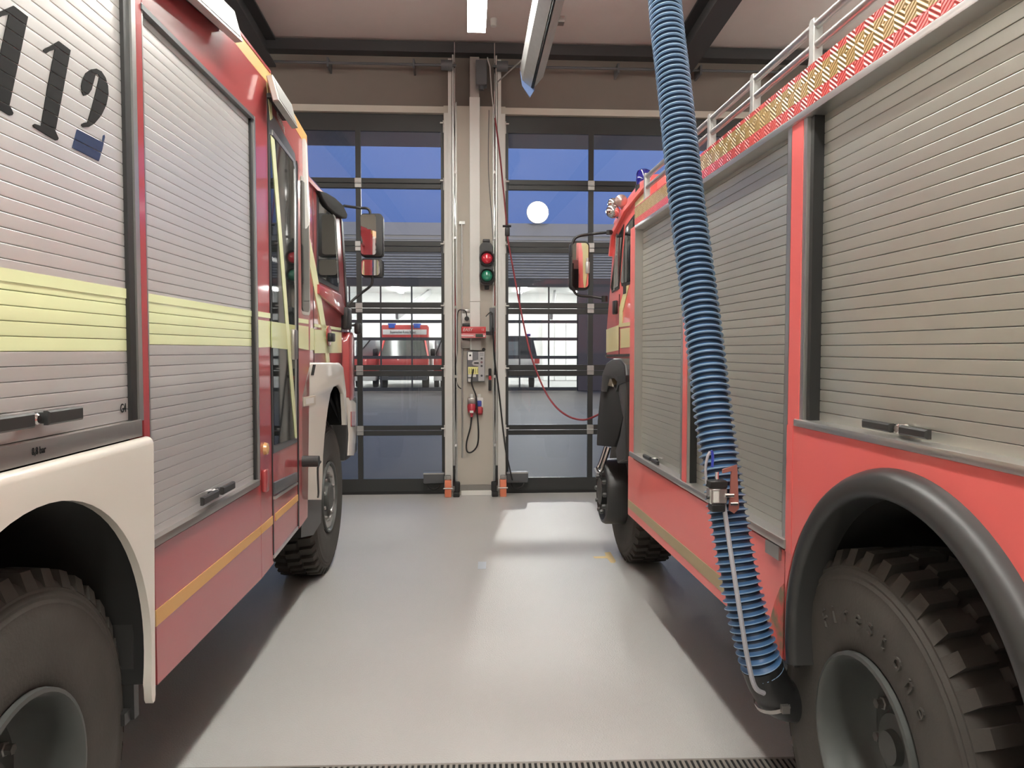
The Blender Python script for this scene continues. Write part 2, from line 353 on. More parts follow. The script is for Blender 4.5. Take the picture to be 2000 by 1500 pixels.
MB().box((-hw,-.137,-.045),(.0,-.128,-.028)).build('stripe', mat('pinkish_white', (.75,.5,.5), .4), t, smooth=0)
MB().box((.02,-.14,-.052),(.10,-.128,-.018)).build('display', mat('display_green_grey', (.06,.075,.06), .2), t, smooth=0)
MB().box((.103,-.14,-.05),(.122,-.128,-.034)).build('button', M['whitemetal'], t, smooth=0)
q = MB(); q.box((hw,-.09,-.03),(hw+.07,-.04,.01)); q.tube(spline([(hw+.06,-.06,.01),(hw+.075,-.06,.12),(hw+.06,-.06,.22),(hw-.0,-.06,.17)]),.005,6); q.build('connector', M['black'], t)
# relay box under it and dark strip box on the right
p = atY(911, 672, PY); t = tag(MB().box((-.06,-.05,-.045),(.055,0,.045),.005).build('relay_box', M['sill'], loc=(p.x, PY, p.z)), 'small brown grey box under the left end of the red charger', 'box')
p = atY(961, 625, PY); t = thing('contact_strip', 'tall dark grey contact box right of the cable channel', 'contact box', (p.x, PY-.06, p.z))
MB().box((-.03,-.05,-.13),(.03,.06,.13),.008).build('housing', M['greyframe'], t); MB().cyl((-.005,-.05,.06),(-.005,-.065,.06),.014,12).build('knob', M['black'], t)
# door control box
a = atY(912, 686, PY-.05); b = atY(947, 745, PY-.05)
t = thing('door_control_box', 'grey door control box with three round buttons and yellow labels', 'control box', ((a.x+b.x)/2, PY, (a.z+b.z)/2)); hw = (b.x-a.x)/2; hh = (a.z-b.z)/2
MB().box((-hw,-.09,-hh),(hw,0,hh),.008).build('housing', mat('slate_grey', (.14,.14,.15), .45), t)
lg = mat('control_light_grey', (.44,.43,.43), .45)
MB().box((hw*.25,-.098,-hh+.005),(hw-.004,-.088,hh-.004),.003,1).build('control_panel', lg, t)
q = MB(); q.prism([V(x,-.097,z) for x,z in ((hw*.3,.075),(-.03,.06),(-.045,.035),(-.03,.012),(hw*.3,.0))],[V(x,-.088,z) for x,z in ((hw*.3,.075),(-.03,.06),(-.045,.035),(-.03,.012),(hw*.3,.0))]); q.build('handle_plate', lg, t)
MB().box((-.02,-.103,.032),(.03,-.096,.044)).build('slot', M['ink'], t, smooth=0)
for z, nm in ((.085,'button'),(.045,'button'),(.005,'button'),(-.10,'key_switch')): MB().cyl((hw*.63,-.098,z),(hw*.63,-.108,z),.012,14).build(nm, mat(nm, (.16,.08,.09) if z == .045 else (.07,.07,.075), .4), t)
for z in (.14,.12): MB().box((hw*.42,-.1005,z),(hw*.85,-.097,z+.005)).build('label', M['greyframe'], t, smooth=0)
MB().box((-hw+.01,-.0925,.07),(-hw+.06,-.089,.155)).build('label', mat('label_white', (.85,.85,.83), .5), t, smooth=0)
MB().cyl((-hw+.035,-.09,.12),(-hw+.035,-.096,.12),.011,12).build('lock', M['ink'], t)
yl = MB(); yl.box((-hw+.012,-.0925,-.085),(.03,-.089,-.005)); 
for k in range(5): yl.mi = 1; yl.box((-hw+.022+k*.022,-.0932,-.075),(-hw+.032+k*.022,-.0922,-.02))
yl.build('label', [mat('label_yellow', (.80,.76,.30), .5), mat('label_dark_yellow', (.45,.42,.15), .5)], t, smooth=0)
MB().box((-hw+.012,-.0928,-.115),(.0,-.089,-.087)).build('label', M['whitemetal'], t, smooth=0); MB().box((-hw+.012,-.0928,-.165),(-hw+.05,-.089,-.13)).build('label', M['whitemetal'], t, smooth=0)
MB().box((-.045,-.11,hh+.012),(.055,-.06,hh+.14)).build('cover_plate', mat('trunking_grey', (.36,.34,.31), .5), t, smooth=0)
q = MB(); q.lathe([(0,0),(.018,0),(.018,.02),(.012,.026),(0,.026)], (hw-.012,-.04,hh+.02), (0,-1,0), 14); q.build('push_button', M['black'], t)
# CEE sockets
for px, py, lab, kind in ((921, 792, 'red power plug in a grey wall socket, left of the blue and red one', 0), (936, 790, 'white wall socket with blue outlet above a red outlet', 1)):
    p = atY(px, py, PY-.04); t = thing('power_socket', lab, 'power socket', (p.x, PY, p.z))
    if kind == 0:
        MB().box((-.042,-.07,.0),(.042,0,.085),.01).build('housing', M['sill'], t); MB().cyl((0,-.03,.085),(0,-.03,.125),.02,12).build('gland', M['whitemetal'], t)
        q = MB(); q.lathe([(0,0),(.044,0),(.048,.02),(.044,.06),(.036,.085),(.018,.095),(.012,.14),(0,.14)], (0,-.06,.01), (0,-.35,-1), 18); q.build('plug', mat('cee_red', (.45,.03,.05), .4), t)
        MB().box((-.02,-.125,-.075),(.02,-.11,-.05)).build('label', M['whitemetal'], t, smooth=0)
        q = MB(); q.tube(spline([(.0,-.105,-.12),(-.015,-.10,-.24),(-.055,-.07,-.40),(-.05,-.06,-.50),(.0,-.06,-.51),(.06,-.06,-.44),(.075,-.06,-.30),(.06,-.09,-.05),(.05,-.11,.10),(.015,-.10,.2),(.0,-.10,.27),(.02,-.10,.40)]), .0085, 8); q.build('cable', M['black'], t)
    else:
        MB().box((-.042,-.06,-.035),(.042,0,.075),.008).build('housing', M['whitemetal'], t); MB().cyl((0,-.03,.075),(0,-.03,.115),.018,12).build('gland', M['whitemetal'], t)
        MB().box((-.026,-.085,-.02),(.026,-.058,.045),.012).build('blue_outlet', mat('cee_blue', (.06,.08,.36), .4), t)
        q = MB(); q.lathe([(0,0),(.042,0),(.042,.05),(.035,.075),(0,.075)], (0,-.035,-.035), (0,-.4,-1), 16); q.build('red_outlet', mat('cee_red2', (.42,.03,.04), .4), t)
# thin conduits on the pier
q = MB(); p = atY(902, 437, PY); q.tube([(p.x, WY-.07, p.z), (p.x, WY-.07, .42)], .010, 8); q.box((p.x-.03, WY-.09, p.z-.01), (p.x+.035, WY-.055, p.z+.02)); 
tag(q.build('conduit', M['galv']), 'thin vertical conduit with a capped top on the left edge of the pier', 'conduit')
q = MB(); q.tube(spline([tuple(atY(x, y, WY-.12)) for x, y in ((955,215),(954,330),(961,430),(963,470))]), .004, 6); tag(q.build('thin_cable', M['greyframe']), 'thin grey cable hanging down the right side of the pier top', 'cable')
q = MB(); q.tube(spline([tuple(atY(x, y, WY-.16)) for x, y in ((963,640),(966,700),(974,760),(984,850),(990,890),(1001,938))]), .009, 7); tag(q.build('coiled_cable', M['black']), 'black cable slanting from the pier down to the right door', 'cable')
t = thing('hanging_key', 'black and red handle hanging on the right edge of the pier', 'handle', tuple(atY(957, 740, WY-.09)))
MB().box((-.017,-.02,-.13),(.017,.02,-.01),.01).build('grip', M['black'], t); MB().box((-.016,-.022,-.01),(.016,.018,.035),.008).build('red_band', MR, t); MB().box((-.016,-.02,.035),(.016,.015,.115),.008).build('grip', M['black'], t)
q = MB(); q.box((-.045,-.005,.04),(.03,.03,.05)); q.build('hook', M['galv'], t)

# ------------------------------------------------------------------ ceiling lights
def strip_light(x, y0, y1, z, lab, group=None):
    t = thing('ceiling_light', lab, 'ceiling light', (x, (y0+y1)/2, z), 0, group); L = (y1-y0)/2
    MB().box((-.068, -L+.005, .002), (.068, L-.005, .09), .004, 1).build('housing', M['whitemetal'], t)
    MB().box((-.067, -L+.006, -.003), (.067, L-.006, .0)).build('diffuser', M['diff'], t, smooth=0)
    for sx in (-1, 1): MB().box((sx*.0685, -L+.004, -.003), (sx*.075, L-.004, .050)).build('side_glow_strip', M['diff2'], t, smooth=0)  # added glowing strips that throw light sideways onto the engines
    for a, b in ((-L, -L+.004), (L-.004, L)): MB().box((-.076, a, -.005), (.076, b, .06)).build('end_cap', M['whitemetal'], t, smooth=0)
    for yy in (-L*.6, L*.6):
        zt = cz((y0+y1)/2+yy)-z-.005; MB().cyl((0, yy, .09), (0, yy, zt), .006, 6).build('hanger', M['galv'], t)
for k in range(6):
    y1 = 6.62-k*2.15
    strip_light(.075, y1-2.05, y1, 4.285, 'bright strip light hanging above the aisle in front of the pier' if k == 0 else 'strip light in the row above the aisle behind the camera', None if k == 0 else 'strip lights continuing the row above the aisle')
for x in (-4.75, 4.85):
    for k in range(5): strip_light(x, 7.6-k*3.2-2.4, 7.6-k*3.2, 4.285, 'strip light above the far side of a fire engine', 'strip lights above the outer bays')
# small square sensor on the ceiling, conduit at top
p = atY(1090, 33, 7.6); t = thing('ceiling_sensor', 'small grey box under the roof right of the suction rail', 'sensor', (p.x, 7.6, cz(7.6)))
MB().box((-.06,-.05,-.16),(.06,.05,-.10),.006).build('housing', M['sill'], t); MB().cyl((0,0,-.10),(0,0,0),.012,8).build('stem', M['galv'], t)
p = atY(964, 42, 7.9); t = thing('bright_fitting', 'small white fitting on a rod beside the strip light', 'fitting', tuple(p))
MB().lathe([(0,-.05),(.03,-.05),(.035,.03),(.02,.06),(0,.06)], (0,0,0), (0,0,1), 14).build('cap', M['whitemetal'], t)
q = MB(); q.cyl((.02,0,.055),(.48,-.5,.06),.009,8); q.cyl((-.012,0,.05),(-.012,0,cz(7.9)-p.z-.01),.008,8); q.build('rod', M['galv'], t)
q = MB(); q.tube([tuple(atY(x, y, 8.2)) for x, y in ((952, 112),(953,118),(957,130),(960,180),(966,230))], .006, 6); q.tube([tuple(atY(972,160,8.25)), tuple(atY(1018,118,7.4))], .008, 6)
tag(q.build('steel_wire', M['galv']), 'thin wires beside the strip light running to the suction rail', 'wire')
q = MB(); q.box((-.06,-.09,-.16),(.06,.05,.1),.01); q.cyl((0,-.03,-.2),(0,-.03,-.155),.03,12); p = atY(940,140,8.35); tag(q.build('drive_motor', M['greyframe'], loc=(p.x,8.36,p.z)), 'dark drive motor on the wall above the pier', 'motor')

# ------------------------------------------------------------------ exhaust suction rail and hose
t = thing('suction_rail', 'aluminium exhaust suction rail with blue end plate under the roof', 'suction rail', (0, 0, 0))
e0 = atY(1022, 150, 7.0); zr = e0.z+.02
q = MB(); x0 = e0.x-.03
sec = [(-.02,0),(.02,.10),(.10,.13),(.19,.12),(.21,.0),(.17,-.07),(.135,-.115),(.105,-.06),(.10,-.055),(.09,-.075),(.055,-.06),(0,-.05)]
sec = [(0,.05),(.03,.12),(.19,.12),(.21,.05),(.21,-.02),(.125,-.12),(.115,-.10),(.11,-.10),(.10,-.115),(.02,-.05)]
q.prism([V(x0+x, 7.0, zr+z) for x, z in sec], [V(x0+x, -6, zr+z) for x, z in sec]); q.build('profile', M['galv'], t, smooth=0)
q = MB(); q.prism([V(x0+x, 6.99, zr+z) for x, z in ((.116,-.125),(.108,-.125),(.108,-.09),(.116,-.09))], [V(x0+x, -6, zr+z) for x, z in ((.116,-.125),(.108,-.125),(.108,-.09),(.116,-.09))]); q.build('rubber_lip', M['black'], t, smooth=0)
q = MB(); q.prism([V(x0+x, 7.0, zr+z) for x, z in ((0,.03),(.02,-.10),(.09,-.20),(.135,-.13),(.03,.03))], [V(x0+x, 7.012, zr+z) for x, z in ((0,.03),(.02,-.10),(.09,-.20),(.135,-.13),(.03,.03))]); q.build('end_plate', mat('end_plate_blue', (.09,.15,.30), .4), t, smooth=0)
q = MB()
for yy in (6.2, 3.2, .2, -2.8):
    q.box((x0+.05, yy-.02, zr+.12), (x0+.16, yy+.02, cz(yy)-.005))
q.build('hanger', M['galv'], t, smooth=0)
def hose_pt(px, py, Y): return atY(px, py, Y)
path = spline([tuple(hose_pt(*a)) for a in ((1283,-330,3.35),(1292,-140,3.2),(1300,20,3.06),(1318,180,2.95),(1342,400,2.80),(1368,600,2.68),(1392,800,2.56),(1418,980,2.47),(1446,1140,2.40),(1478,1270,2.36),(1493,1312,2.36))], 40)
# resample at even arc length
cum = [0]
for a, b in zip(path, path[1:]): cum.append(cum[-1]+(b-a).length)
Lh = cum[-1]; pitch = .0232; NR = int(Lh/pitch)
def at_len(s_):
    s_ = max(0, min(Lh, s_))
    for i in range(len(cum)-1):
        if cum[i+1] >= s_: return path[i].lerp(path[i+1], (s_-cum[i])/max(1e-9, cum[i+1]-cum[i]))
    return path[-1]
hp, hr, hm = [], [], []
for k in range(NR):
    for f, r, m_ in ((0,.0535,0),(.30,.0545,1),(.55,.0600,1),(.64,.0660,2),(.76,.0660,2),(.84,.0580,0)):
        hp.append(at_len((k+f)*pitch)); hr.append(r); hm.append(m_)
t = thing('exhaust_hose', 'blue ribbed exhaust extraction hose hanging beside the right fire engine', 'exhaust hose', tuple(path[-1]))
off = path[-1]
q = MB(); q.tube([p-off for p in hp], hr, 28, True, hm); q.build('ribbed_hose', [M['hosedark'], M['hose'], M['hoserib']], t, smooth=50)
# black rubber nozzle with clamp
d0 = (path[-1]-path[-12]).normalized()
nz = [V(0,0,0)-d0*.03, d0*.05, d0*.10+V(.02,0,-.0), d0*.15+V(.07,0.0,.03), d0*.17+V(.14,0.0,.06)]
q = MB(); q.tube(spline(nz, 6), [.062]*2+[.068]*10+[.066]*13 if False else .066, 24); q.build('rubber_nozzle', M['black'], t)
q = MB(); q.tube([d0*.092, d0*.106], .069, 28, False); q.box(tuple(d0*.1+V(-.012,-.085,-.012)), tuple(d0*.1+V(.012,-.065,.012))); q.build('hose_clamp', M['sill'], t)
# control valve strapped on the hose
pv = atY(1400, 952, 2.47-.085)-off
q = MB(); q.box((-.028,-.02,-.05),(.028,.02,.0),.004,1); q.build('valve_body', M['alu'], t).location = pv
q = MB(); q.box((-.03,-.022,.0),(.028,.02,.024),.003,1); q.box((-.022,-.022,-.075),(.022,.02,-.05),.003,1); q.cyl((-.035,-.01,-.03),(.036,-.01,-.03),.006,8); q.build('valve_coil', M['black'], t).location = pv
q = MB(); q.box((-.018,-.024,-.044),(.0,-.0205,-.008)); q.build('label', M['whitemetal'], t, smooth=0).location = pv
q = MB(); q.prism([V(x,-.02,z) for x,z in ((.012,.06),(.058,.075),(.066,-.065),(.05,-.08),(.034,-.07),(.04,.055),(.012,.048))],[V(x,-.012,z) for x,z in ((.012,.06),(.058,.075),(.066,-.065),(.05,-.08),(.034,-.07),(.04,.055),(.012,.048))]); q.build('bracket', mat('red_brown_bracket', (.42,.17,.14), .4, .3), t).location = pv
q = MB(); q.cyl((.02,-.02,-.022),(.048,-.02,-.022),.007,10); q.cyl((.036,-.024,-.048),(.06,-.024,-.048),.006,10); q.cyl((.0,0,.024),(.0,0,.05),.006,8); q.build('fitting', M['chrome'], t).location = pv
q = MB(); q.tube(spline([tuple(atY(x,y,2.40)-off) for x,y in ((1391,912),(1392,895),(1391,884),(1389,880))]), .0045, 7); q.build('air_line', mat('air_line_blue', (.05,.08,.5), .35), t)
q = MB(); q.tube(spline([tuple(atY(x,y,2.40)-off) for x,y in ((1380,945),(1378,915),(1382,892),(1387,882))]), .0045, 7)
q.tube(spline([tuple(atY(x,y,Y)-off) for x,y,Y in ((1412,972,2.392),(1420,1030,2.368),(1432,1110,2.333),(1446,1200,2.298),(1460,1285,2.280),(1474,1340,2.272),(1492,1354,2.285))], 6), .0078, 8); q.build('air_line', mat('air_line_grey', (.42,.42,.45), .45), t, label='pale grey air line')

# ------------------------------------------------------------------ red supply cord from the pier to the right engine
q = MB(); cp = [(966,225,8.36),(976,300,8.32),(988,420,8.25),(991,460,8.2),(1003,530,8.0),(1018,610,7.6),(1036,690,7.2),(1058,750,6.9),(1080,788,6.7),(1108,812,6.5),(1140,820,6.35),(1168,810,6.25),(1192,796,6.2)]
q.tube(spline([tuple(atY(*a)) for a in cp], 6), .0085, 8); t = tag(q.build('supply_cord', mat('dark_red_cord', (.22,.03,.035), .5)), 'dark red supply cord hanging from the pier to the right fire engine', 'cord')
p = atY(990, 450, 8.2); q = MB(); q.box((p.x-.02,p.y-.03,p.z-.06),(p.x+.03,p.y+.03,p.z+.03),.01); q.cyl((p.x-.045,p.y,p.z+.045),(p.x+.045,p.y,p.z+.045),.012,8); q.build('cord_coupling', M['black'], t)

# ------------------------------------------------------------------ floor marks and drain
def patch(name, px, m, lab, cat, z=.0015):
    q = MB(); a = [onfloor(x, y, z) for x, y in px]; q.prism(a, [p-V(0,0,z-.0003) for p in a]); return tag(q.build(name, m, smooth=0), lab, cat)
yt = mat('yellow_floor_tape', (.78,.58,.22), .5)
t = patch('floor_marking', ((1181,1079),(1192,1078),(1203,1096),(1200,1099),(1193,1099),(1185,1089),(1184,1088)), yt, 'yellow T shaped tape mark on the floor beside the front wheel', 'floor mark')
q = MB(); a = [onfloor(x, y, .0015) for x, y in ((1158,1087),(1184,1086),(1186,1090),(1162,1090))]; q.prism(a, [p-V(0,0,.0012) for p in a]); q.build('stem', yt, t, smooth=0)
patch('floor_sticker', ((934,1097),(950,1097),(949,1111),(933,1111)), mat('pale_blue_sticker', (.55,.60,.65), .4), 'small pale blue square sticker on the floor in the aisle', 'sticker')
g0 = onfloor(700, 1497); g1 = onfloor(1520, 1482); ang = math.atan2(g1.y-g0.y, g1.x-g0.x); gy = onfloor(1100, 1488).y
t = thing('drain_grate', 'slotted metal drain grate across the floor at the front of the picture', 'drain', (onfloor(1100,1488).x, gy, 0), ang)
gm = mat('worn_grate_steel', (.30,.28,.25), .5, .5, noise=.5, nscale=2)
MB().box((-1.6,-.012,.0),(1.4,-.0,.004)).build('edge_bar', gm, t, smooth=0); MB().box((-1.6,-.15,.0),(1.4,-.138,.004)).build('edge_bar', gm, t, smooth=0)
MB().box((-1.6,-.138,.0002),(1.4,-.012,.0008)).build('channel', M['matte'], t, smooth=0)
b0 = MB().box((-.0058,-.138,.0008),(.0058,-.012,.004)).build('grate_bar', gm, t, smooth=0, loc=(-.93,0,0))
for k in range(1, 88): copy(b0, t, (-.93+k*.0225, 0, 0))
# ------------------------------------------------------------------ fire engines
class Truck:
    """local frame: y along the vehicle (front = +y), z up, aisle side at x = 0, off > 0 points out into the aisle"""
    def __init__(s, name, label, vpx, D, side):
        a = math.atan((vpx-1000)/1500)+YAW; n = V(math.cos(a), -math.sin(a), 0)
        s.D, s.sg = D, -side
        s.root = thing(name, label, 'fire engine', tuple(n*side*D), -a)
    def p(s, off, y, z): return V(s.sg*off, y, z)
    def adj(s, pts, off): f = (s.D-off)/s.D; return [(y*f, CAM_H+(z-CAM_H)*f) for y, z in pts]
    def prism(s, mb, pts, o1, o0, bev=0, seg=2, sel=None, adj=True):
        q = s.adj(pts, o1) if adj else pts
        return mb.prism([s.p(o1, y, z) for y, z in q], [s.p(o0, y, z) for y, z in q], bev, seg, sel)
    def side(s, name, pts, o1, o0, m, parent=None, bev=0, seg=2, sel=None, adj=True, label=None, smooth=40):
        q = MB(); s.prism(q, pts, o1, o0, bev, seg, sel, adj); return q.build(name, m, parent or s.root, label=label, smooth=smooth)
    def rect(s, name, y0, y1, z0, z1, o1, o0, m, parent=None, bev=0, adj=True, label=None):
        return s.side(name, [(y0,z0),(y1,z0),(y1,z1),(y0,z1)], o1, o0, m, parent, bev, adj=adj, label=label, smooth=40 if bev else 0)
    def shutter(s, y0, y1, z0, z1, off, m, special=None, guide=None):
        """roller shutter: side guides as the part, each slat a piece of it"""
        (y0, z0), (y1, z1) = s.adj([(y0, z0), (y1, z1)], off)
        q = MB(); q.prism([s.p(off-.012,y,z) for y,z in ((y0,z0),(y1,z0),(y1,z1),(y0,z1))], [s.p(off-.03,y,z) for y,z in ((y0,z0),(y1,z0),(y1,z1),(y0,z1))])
        sh = q.build('roller_shutter', M['matte'], s.root, smooth=0)
        P = .0335; sec = [(-.010,0),(-.004,.0001),(.0004,.0010),(.0009,.0022),(.00105,P*.3),(.00105,P*.7),(.0009,P-.0022),(.0004,P-.0010),(-.004,P-.0001),(-.010,P)]
        proto = {}
        n = int((z1-z0)/P); zz0 = z0
        for k in range(n+1):
            z = z0+k*P
            if z+P > z1+.012: break
            mm = special(z) if special else None
            mm = mm or m
            if mm.name not in proto:
                q = MB(); q.prism([s.p(o, y0, zz) for o, zz in sec], [s.p(o, y1, zz) for o, zz in sec]); proto[mm.name] = ob = q.build('slat', mm, sh, smooth=0); ob.location = s.p(off, 0, z)
            else: copy(proto[mm.name], sh, s.p(off, 0, z))
        return sh
    def bar_handle(s, pts, off, m=None):
        """grab bar of a shutter: two flat paddles and a chrome lock between them"""
        (y0, z0), (y1, z1) = s.adj(pts, off+.03); dy = y1-y0
        h = thing_part('shutter_handle', s.root)
        for a, b, nm in ((0, .46, 'grip'), (.60, 1, 'grip')):
            ya, yb = y0+dy*a, y0+dy*b
            q = MB(); q.prism([s.p(off+.036, y, z) for y, z in ((ya,z0),(yb,z0),(yb,z1),(ya,z1))], [s.p(off+.022, y, z) for y, z in ((ya,z0),(yb,z0),(yb,z1),(ya,z1))], .004, 1)
            ye = yb if a == 0 else ya
            sgn = -1 if a == 0 else 1
            q.prism([s.p(off+.024, y, z) for y, z in ((ye,z0+.004),(ye+sgn*.03,z0+.004),(ye+sgn*.03,z1-.004),(ye,z1-.004))], [s.p(off+.002, y, z) for y, z in ((ye,z0+.004),(ye+sgn*.03,z0+.004),(ye+sgn*.03,z1-.004),(ye,z1-.004))])
            q.build(nm, M['flare'], h)
        q = MB(); zc = (z0+z1)/2; yc = y0+dy*.53
        q.lathe([(0,0),(.013,0),(.013,.022),(.009,.026),(0,.026)], s.p(off+.002, yc, zc), (s.sg,0,0), 16); q.build('lock', M['chrome'], h)
        q = MB(); q.prism([s.p(off+.01, y, z) for y, z in ((yc-.04,zc-.008),(yc+.04,zc-.008),(yc+.04,zc+.008),(yc-.04,zc+.008))], [s.p(off+.0, y, z) for y, z in ((yc-.04,zc-.008),(yc+.04,zc-.008),(yc+.04,zc+.008),(yc-.04,zc+.008))]); q.build('base_plate', M['black'], h, smooth=0)
    def text(s, string, y, z, off, size, m, sx=.8, name='lettering', parent=None, slant=0., yaxis=1):
        (y, z), = s.adj([(y, z)], off); f = (s.D-off)/s.D
        # seen from the aisle the reading direction is +y on the left engine and -y on the right one
        dr = s.sg
        q = MB(); q.text(string, lambda u, v, w_: s.p(off+w_, y+dr*u*f, z+v*f+slant*u), size, .0006, sx); return q.build(name, m, parent or s.root, smooth=0)
    def wheel(s, y, z, off, R, front=False, lug=True, n=40, label=None, text=None):
        ax = (s.sg, 0, 0); org = s.p(off, y, z); k = R/.54
        prof = [(.245,-.03),(.252,-.012),(.268,-.002),(.31,.002),(.38,.006),(.425,.006),(.445,.001),(.452,.003),(.462,-.002),(.470,.0),(.482,-.008),(.490,-.007),(.505,-.022),(.512,-.035),(.515,-.06),(.516,-.25),(.500,-.275),(.44,-.30),(.27,-.29)]
        q = MB(); q.lathe([(r*k, a) for r, a in prof], org, ax, 72, (0,0,1))
        u, v, A = V(0,0,1), V(s.sg,0,0).cross(V(0,0,1)), V(s.sg,0,0)
        def P(r, a, th): return org+A*a+(u*math.cos(th)+v*math.sin(th))*r*k
        if lug:
            st = 2*PI/n
            for i in range(n):
                for (r0, r1, a0, a1, sh, wd) in ((.500,.540,-.014,-.105,0,.60),(.51,.540,-.112,-.205,.5,.62),(.500,.540,-.285,-.212,.0,.6)):
                    t0 = (i+sh)*st; t1 = t0+st*wd; sk = .12*st
                    base = [P(.492 if sh == 0 and a0 > -.1 else r0, a0+(.008 if sh == 0 and a0 > -.1 else 0), t0), P(.492 if sh == 0 and a0 > -.1 else r0, a0+(.008 if sh == 0 and a0 > -.1 else 0), t1), P(r0, a1, t1+sk), P(r0, a1, t0+sk)]
                    top = [P(r1-.004, a0-.012, t0+.06*st), P(r1-.004, a0-.012, t1-.06*st), P(r1, a1, t1+sk-.06*st), P(r1, a1, t0+sk+.06*st)]
                    q.prism(top, base)
        ty = q.build('tyre', M['rubber'], s.root, smooth=32, label=label)
        if text:
            r0, a_start, step, size = text[1:]
            for i, ch in enumerate(text[0]):
                th = a_start+i*step
                ct = V(0,0,1)*math.cos(th)+V(0,-s.sg*0-1,0)*0
                q = MB()
                # letters stand on the rim side, tops outwards; read clockwise from the aisle
                cw = -1 if s.sg < 0 else 1
                rad = V(0, cw*math.sin(th)*(1), math.cos(th)); tan = V(0, cw*math.cos(th), -math.sin(th))
                if s.sg < 0: rad = V(0, -math.sin(th), math.cos(th)); tan = V(0, -math.cos(th), -math.sin(th))
                c0 = s.p(off+.004, y, z)
                q.text(ch, lambda uu, vv, ww: c0+rad*(r0+vv)+tan*(uu-size*.3)+V(s.sg,0,0)*ww, size, .006, .9)
                q.build('raised_letter', M['rubber'], ty, smooth=0)
        if not front:
            rp_ = [(.292,-.008),(.290,.008),(.278,.010),(.268,-.004),(.262,-.05),(.245,-.13),(.225,-.150),(.16,-.155),(.15,-.15),(.118,-.15),(.112,-.11),(.10,-.095),(.055,-.09),(.05,-.07),(0,-.068)]
            nr, na, nn = .185, -.155, 10
        else:
            rp_ = [(.292,-.008),(.290,.006),(.276,.008),(.268,-.004),(.255,-.05),(.235,-.06),(.205,-.03),(.130,-.03),(.120,-.03),(.115,.0),(.10,.01),(0,.012)]
            nr, na, nn = .19, -.03, 10
        rk = k*(.875 if not front else .85); rim = MB().lathe([(r*rk, a) for r, a in rp_], org, ax, 48).build('rim', M['rim'], ty, smooth=35)
        if front: MB().lathe([(.175,-.028),(.18,-.012),(.20,-.004),(.222,-.006),(.232,-.02),(.228,-.05)], org, ax, 40).build('nut_guard_ring', M['galv'], ty)
        nb = None
        for i in range(nn):
            th = 2*PI*i/nn; c = P(nr*rk/k, na, th)
            if nb is None:
                nb0 = MB().lathe([(0,0),(.019,0),(.019,.012),(.014,.014),(.014,.032),(0,.034)], (0,0,0), ax, 6).build('wheel_nut', M['sill'], ty); nb0.location = c; nb = nb0
            else: copy(nb, ty, c)
        return ty
def thing_part(name, parent, loc=(0,0,0)):
    o = bpy.data.objects.new(name, None); C.objects.link(o); o.parent = parent; o.location = loc; o.empty_display_size = .05; return o

# ================= left engine
T = Truck('fire_engine', 'dark red fire engine with white wheel arches and yellow stripes, left of the aisle', 950, 1.03, -1)
R = T.root
# inner body box, floor and chassis
for nm, y0, y1, z0, z1, o1 in (('body_core', -.9, 4.5, 1.34, 2.84, -.045), ('body_core', 2.46, 3.6, .60, 1.36, -.05), ('body_core', 3.6, 4.45, .60, 1.36, -.05), ('body_core', -.9, 1.15, .55, 1.36, -.05)):
    q = MB(); q.box(tuple(T.p(o1, y0, z0)), tuple(T.p(-2.46, y1, z1))); q.build(nm, M['matte'], R, smooth=0)
q = MB(); q.box(tuple(T.p(-.75, -.8, .62)), tuple(T.p(-.85, 6.2, .86))); q.build('chassis_beam', M['matte'], R, smooth=0)
q = MB(); q.box(tuple(T.p(-1.65, -.8, .62)), tuple(T.p(-1.75, 6.2, .86))); q.build('chassis_beam', M['matte'], R, smooth=0)
for y in (1.79, 5.54): q = MB(); q.cyl(T.p(-.2, y, .54), T.p(-2.3, y, .54), .09, 14); q.lathe([(.1,-.22),(.2,-.1),(.22,0),(.2,.1),(.1,.22)], T.p(-1.25, y, .54), (1,0,0), 18); q.build('axle', M['matte'], R)
# roof
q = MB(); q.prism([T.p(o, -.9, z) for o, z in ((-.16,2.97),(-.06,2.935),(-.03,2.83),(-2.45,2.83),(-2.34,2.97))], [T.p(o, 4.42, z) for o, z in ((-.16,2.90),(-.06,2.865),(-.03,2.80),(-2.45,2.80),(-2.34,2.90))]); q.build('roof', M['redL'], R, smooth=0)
# shutters
def yl_slat(z):
    return M['yellow'] if 1.600 < z < 1.735 else None
s1 = T.shutter(.55, 2.262, 1.3984, 2.87, -.012, M['slatL'])
s2 = T.shutter(2.378, 3.448, 1.0209, 2.625, -.012, M['slatL'])
for sh in (s1, s2):
    for c in list(sh.children):
        z = CAM_H+(c.location.z-CAM_H)*T.D/(T.D+.012)
        if 1.597 < z < 1.733: c.data = c.data if c.data.materials[0] == M['yellow'] else c.data.copy(); c.data.materials[0] = M['yellow']
# share the yellow slats' mesh
for sh in (s1, s2):
    ym = None
    for c in sh.children:
        if c.data.materials[0] == M['yellow']:
            if ym is None: ym = c.data
            c.data = ym
def film(pts, m, name='reflective_stripe', off=.0035, parent=None, label=None): return T.side(name, pts, off, off-.003, m, parent, smooth=0, label=label)
film([(.55,1.748),(2.262,1.748),(2.262,1.776),(.55,1.776)], M['yellow'], off=-.0085, label='narrow yellow stripe above the broad one')
film([(2.384,1.748),(3.448,1.748),(3.448,1.773),(2.384,1.773)], M['yellow'], off=-.0085, label='narrow yellow stripe above the broad one')
for y0, y1 in ((2.262, 2.312), (3.448, 3.492)): T.rect('shutter_guide', y0, y1, 1.39 if y0 < 3 else 1.01, 2.64, .0, -.03, M['black'], adj=True)
T.rect('shutter_guide', 2.312, 2.339, 1.39, 2.66, .006, -.03, M['alu'], label='silver edge profile')
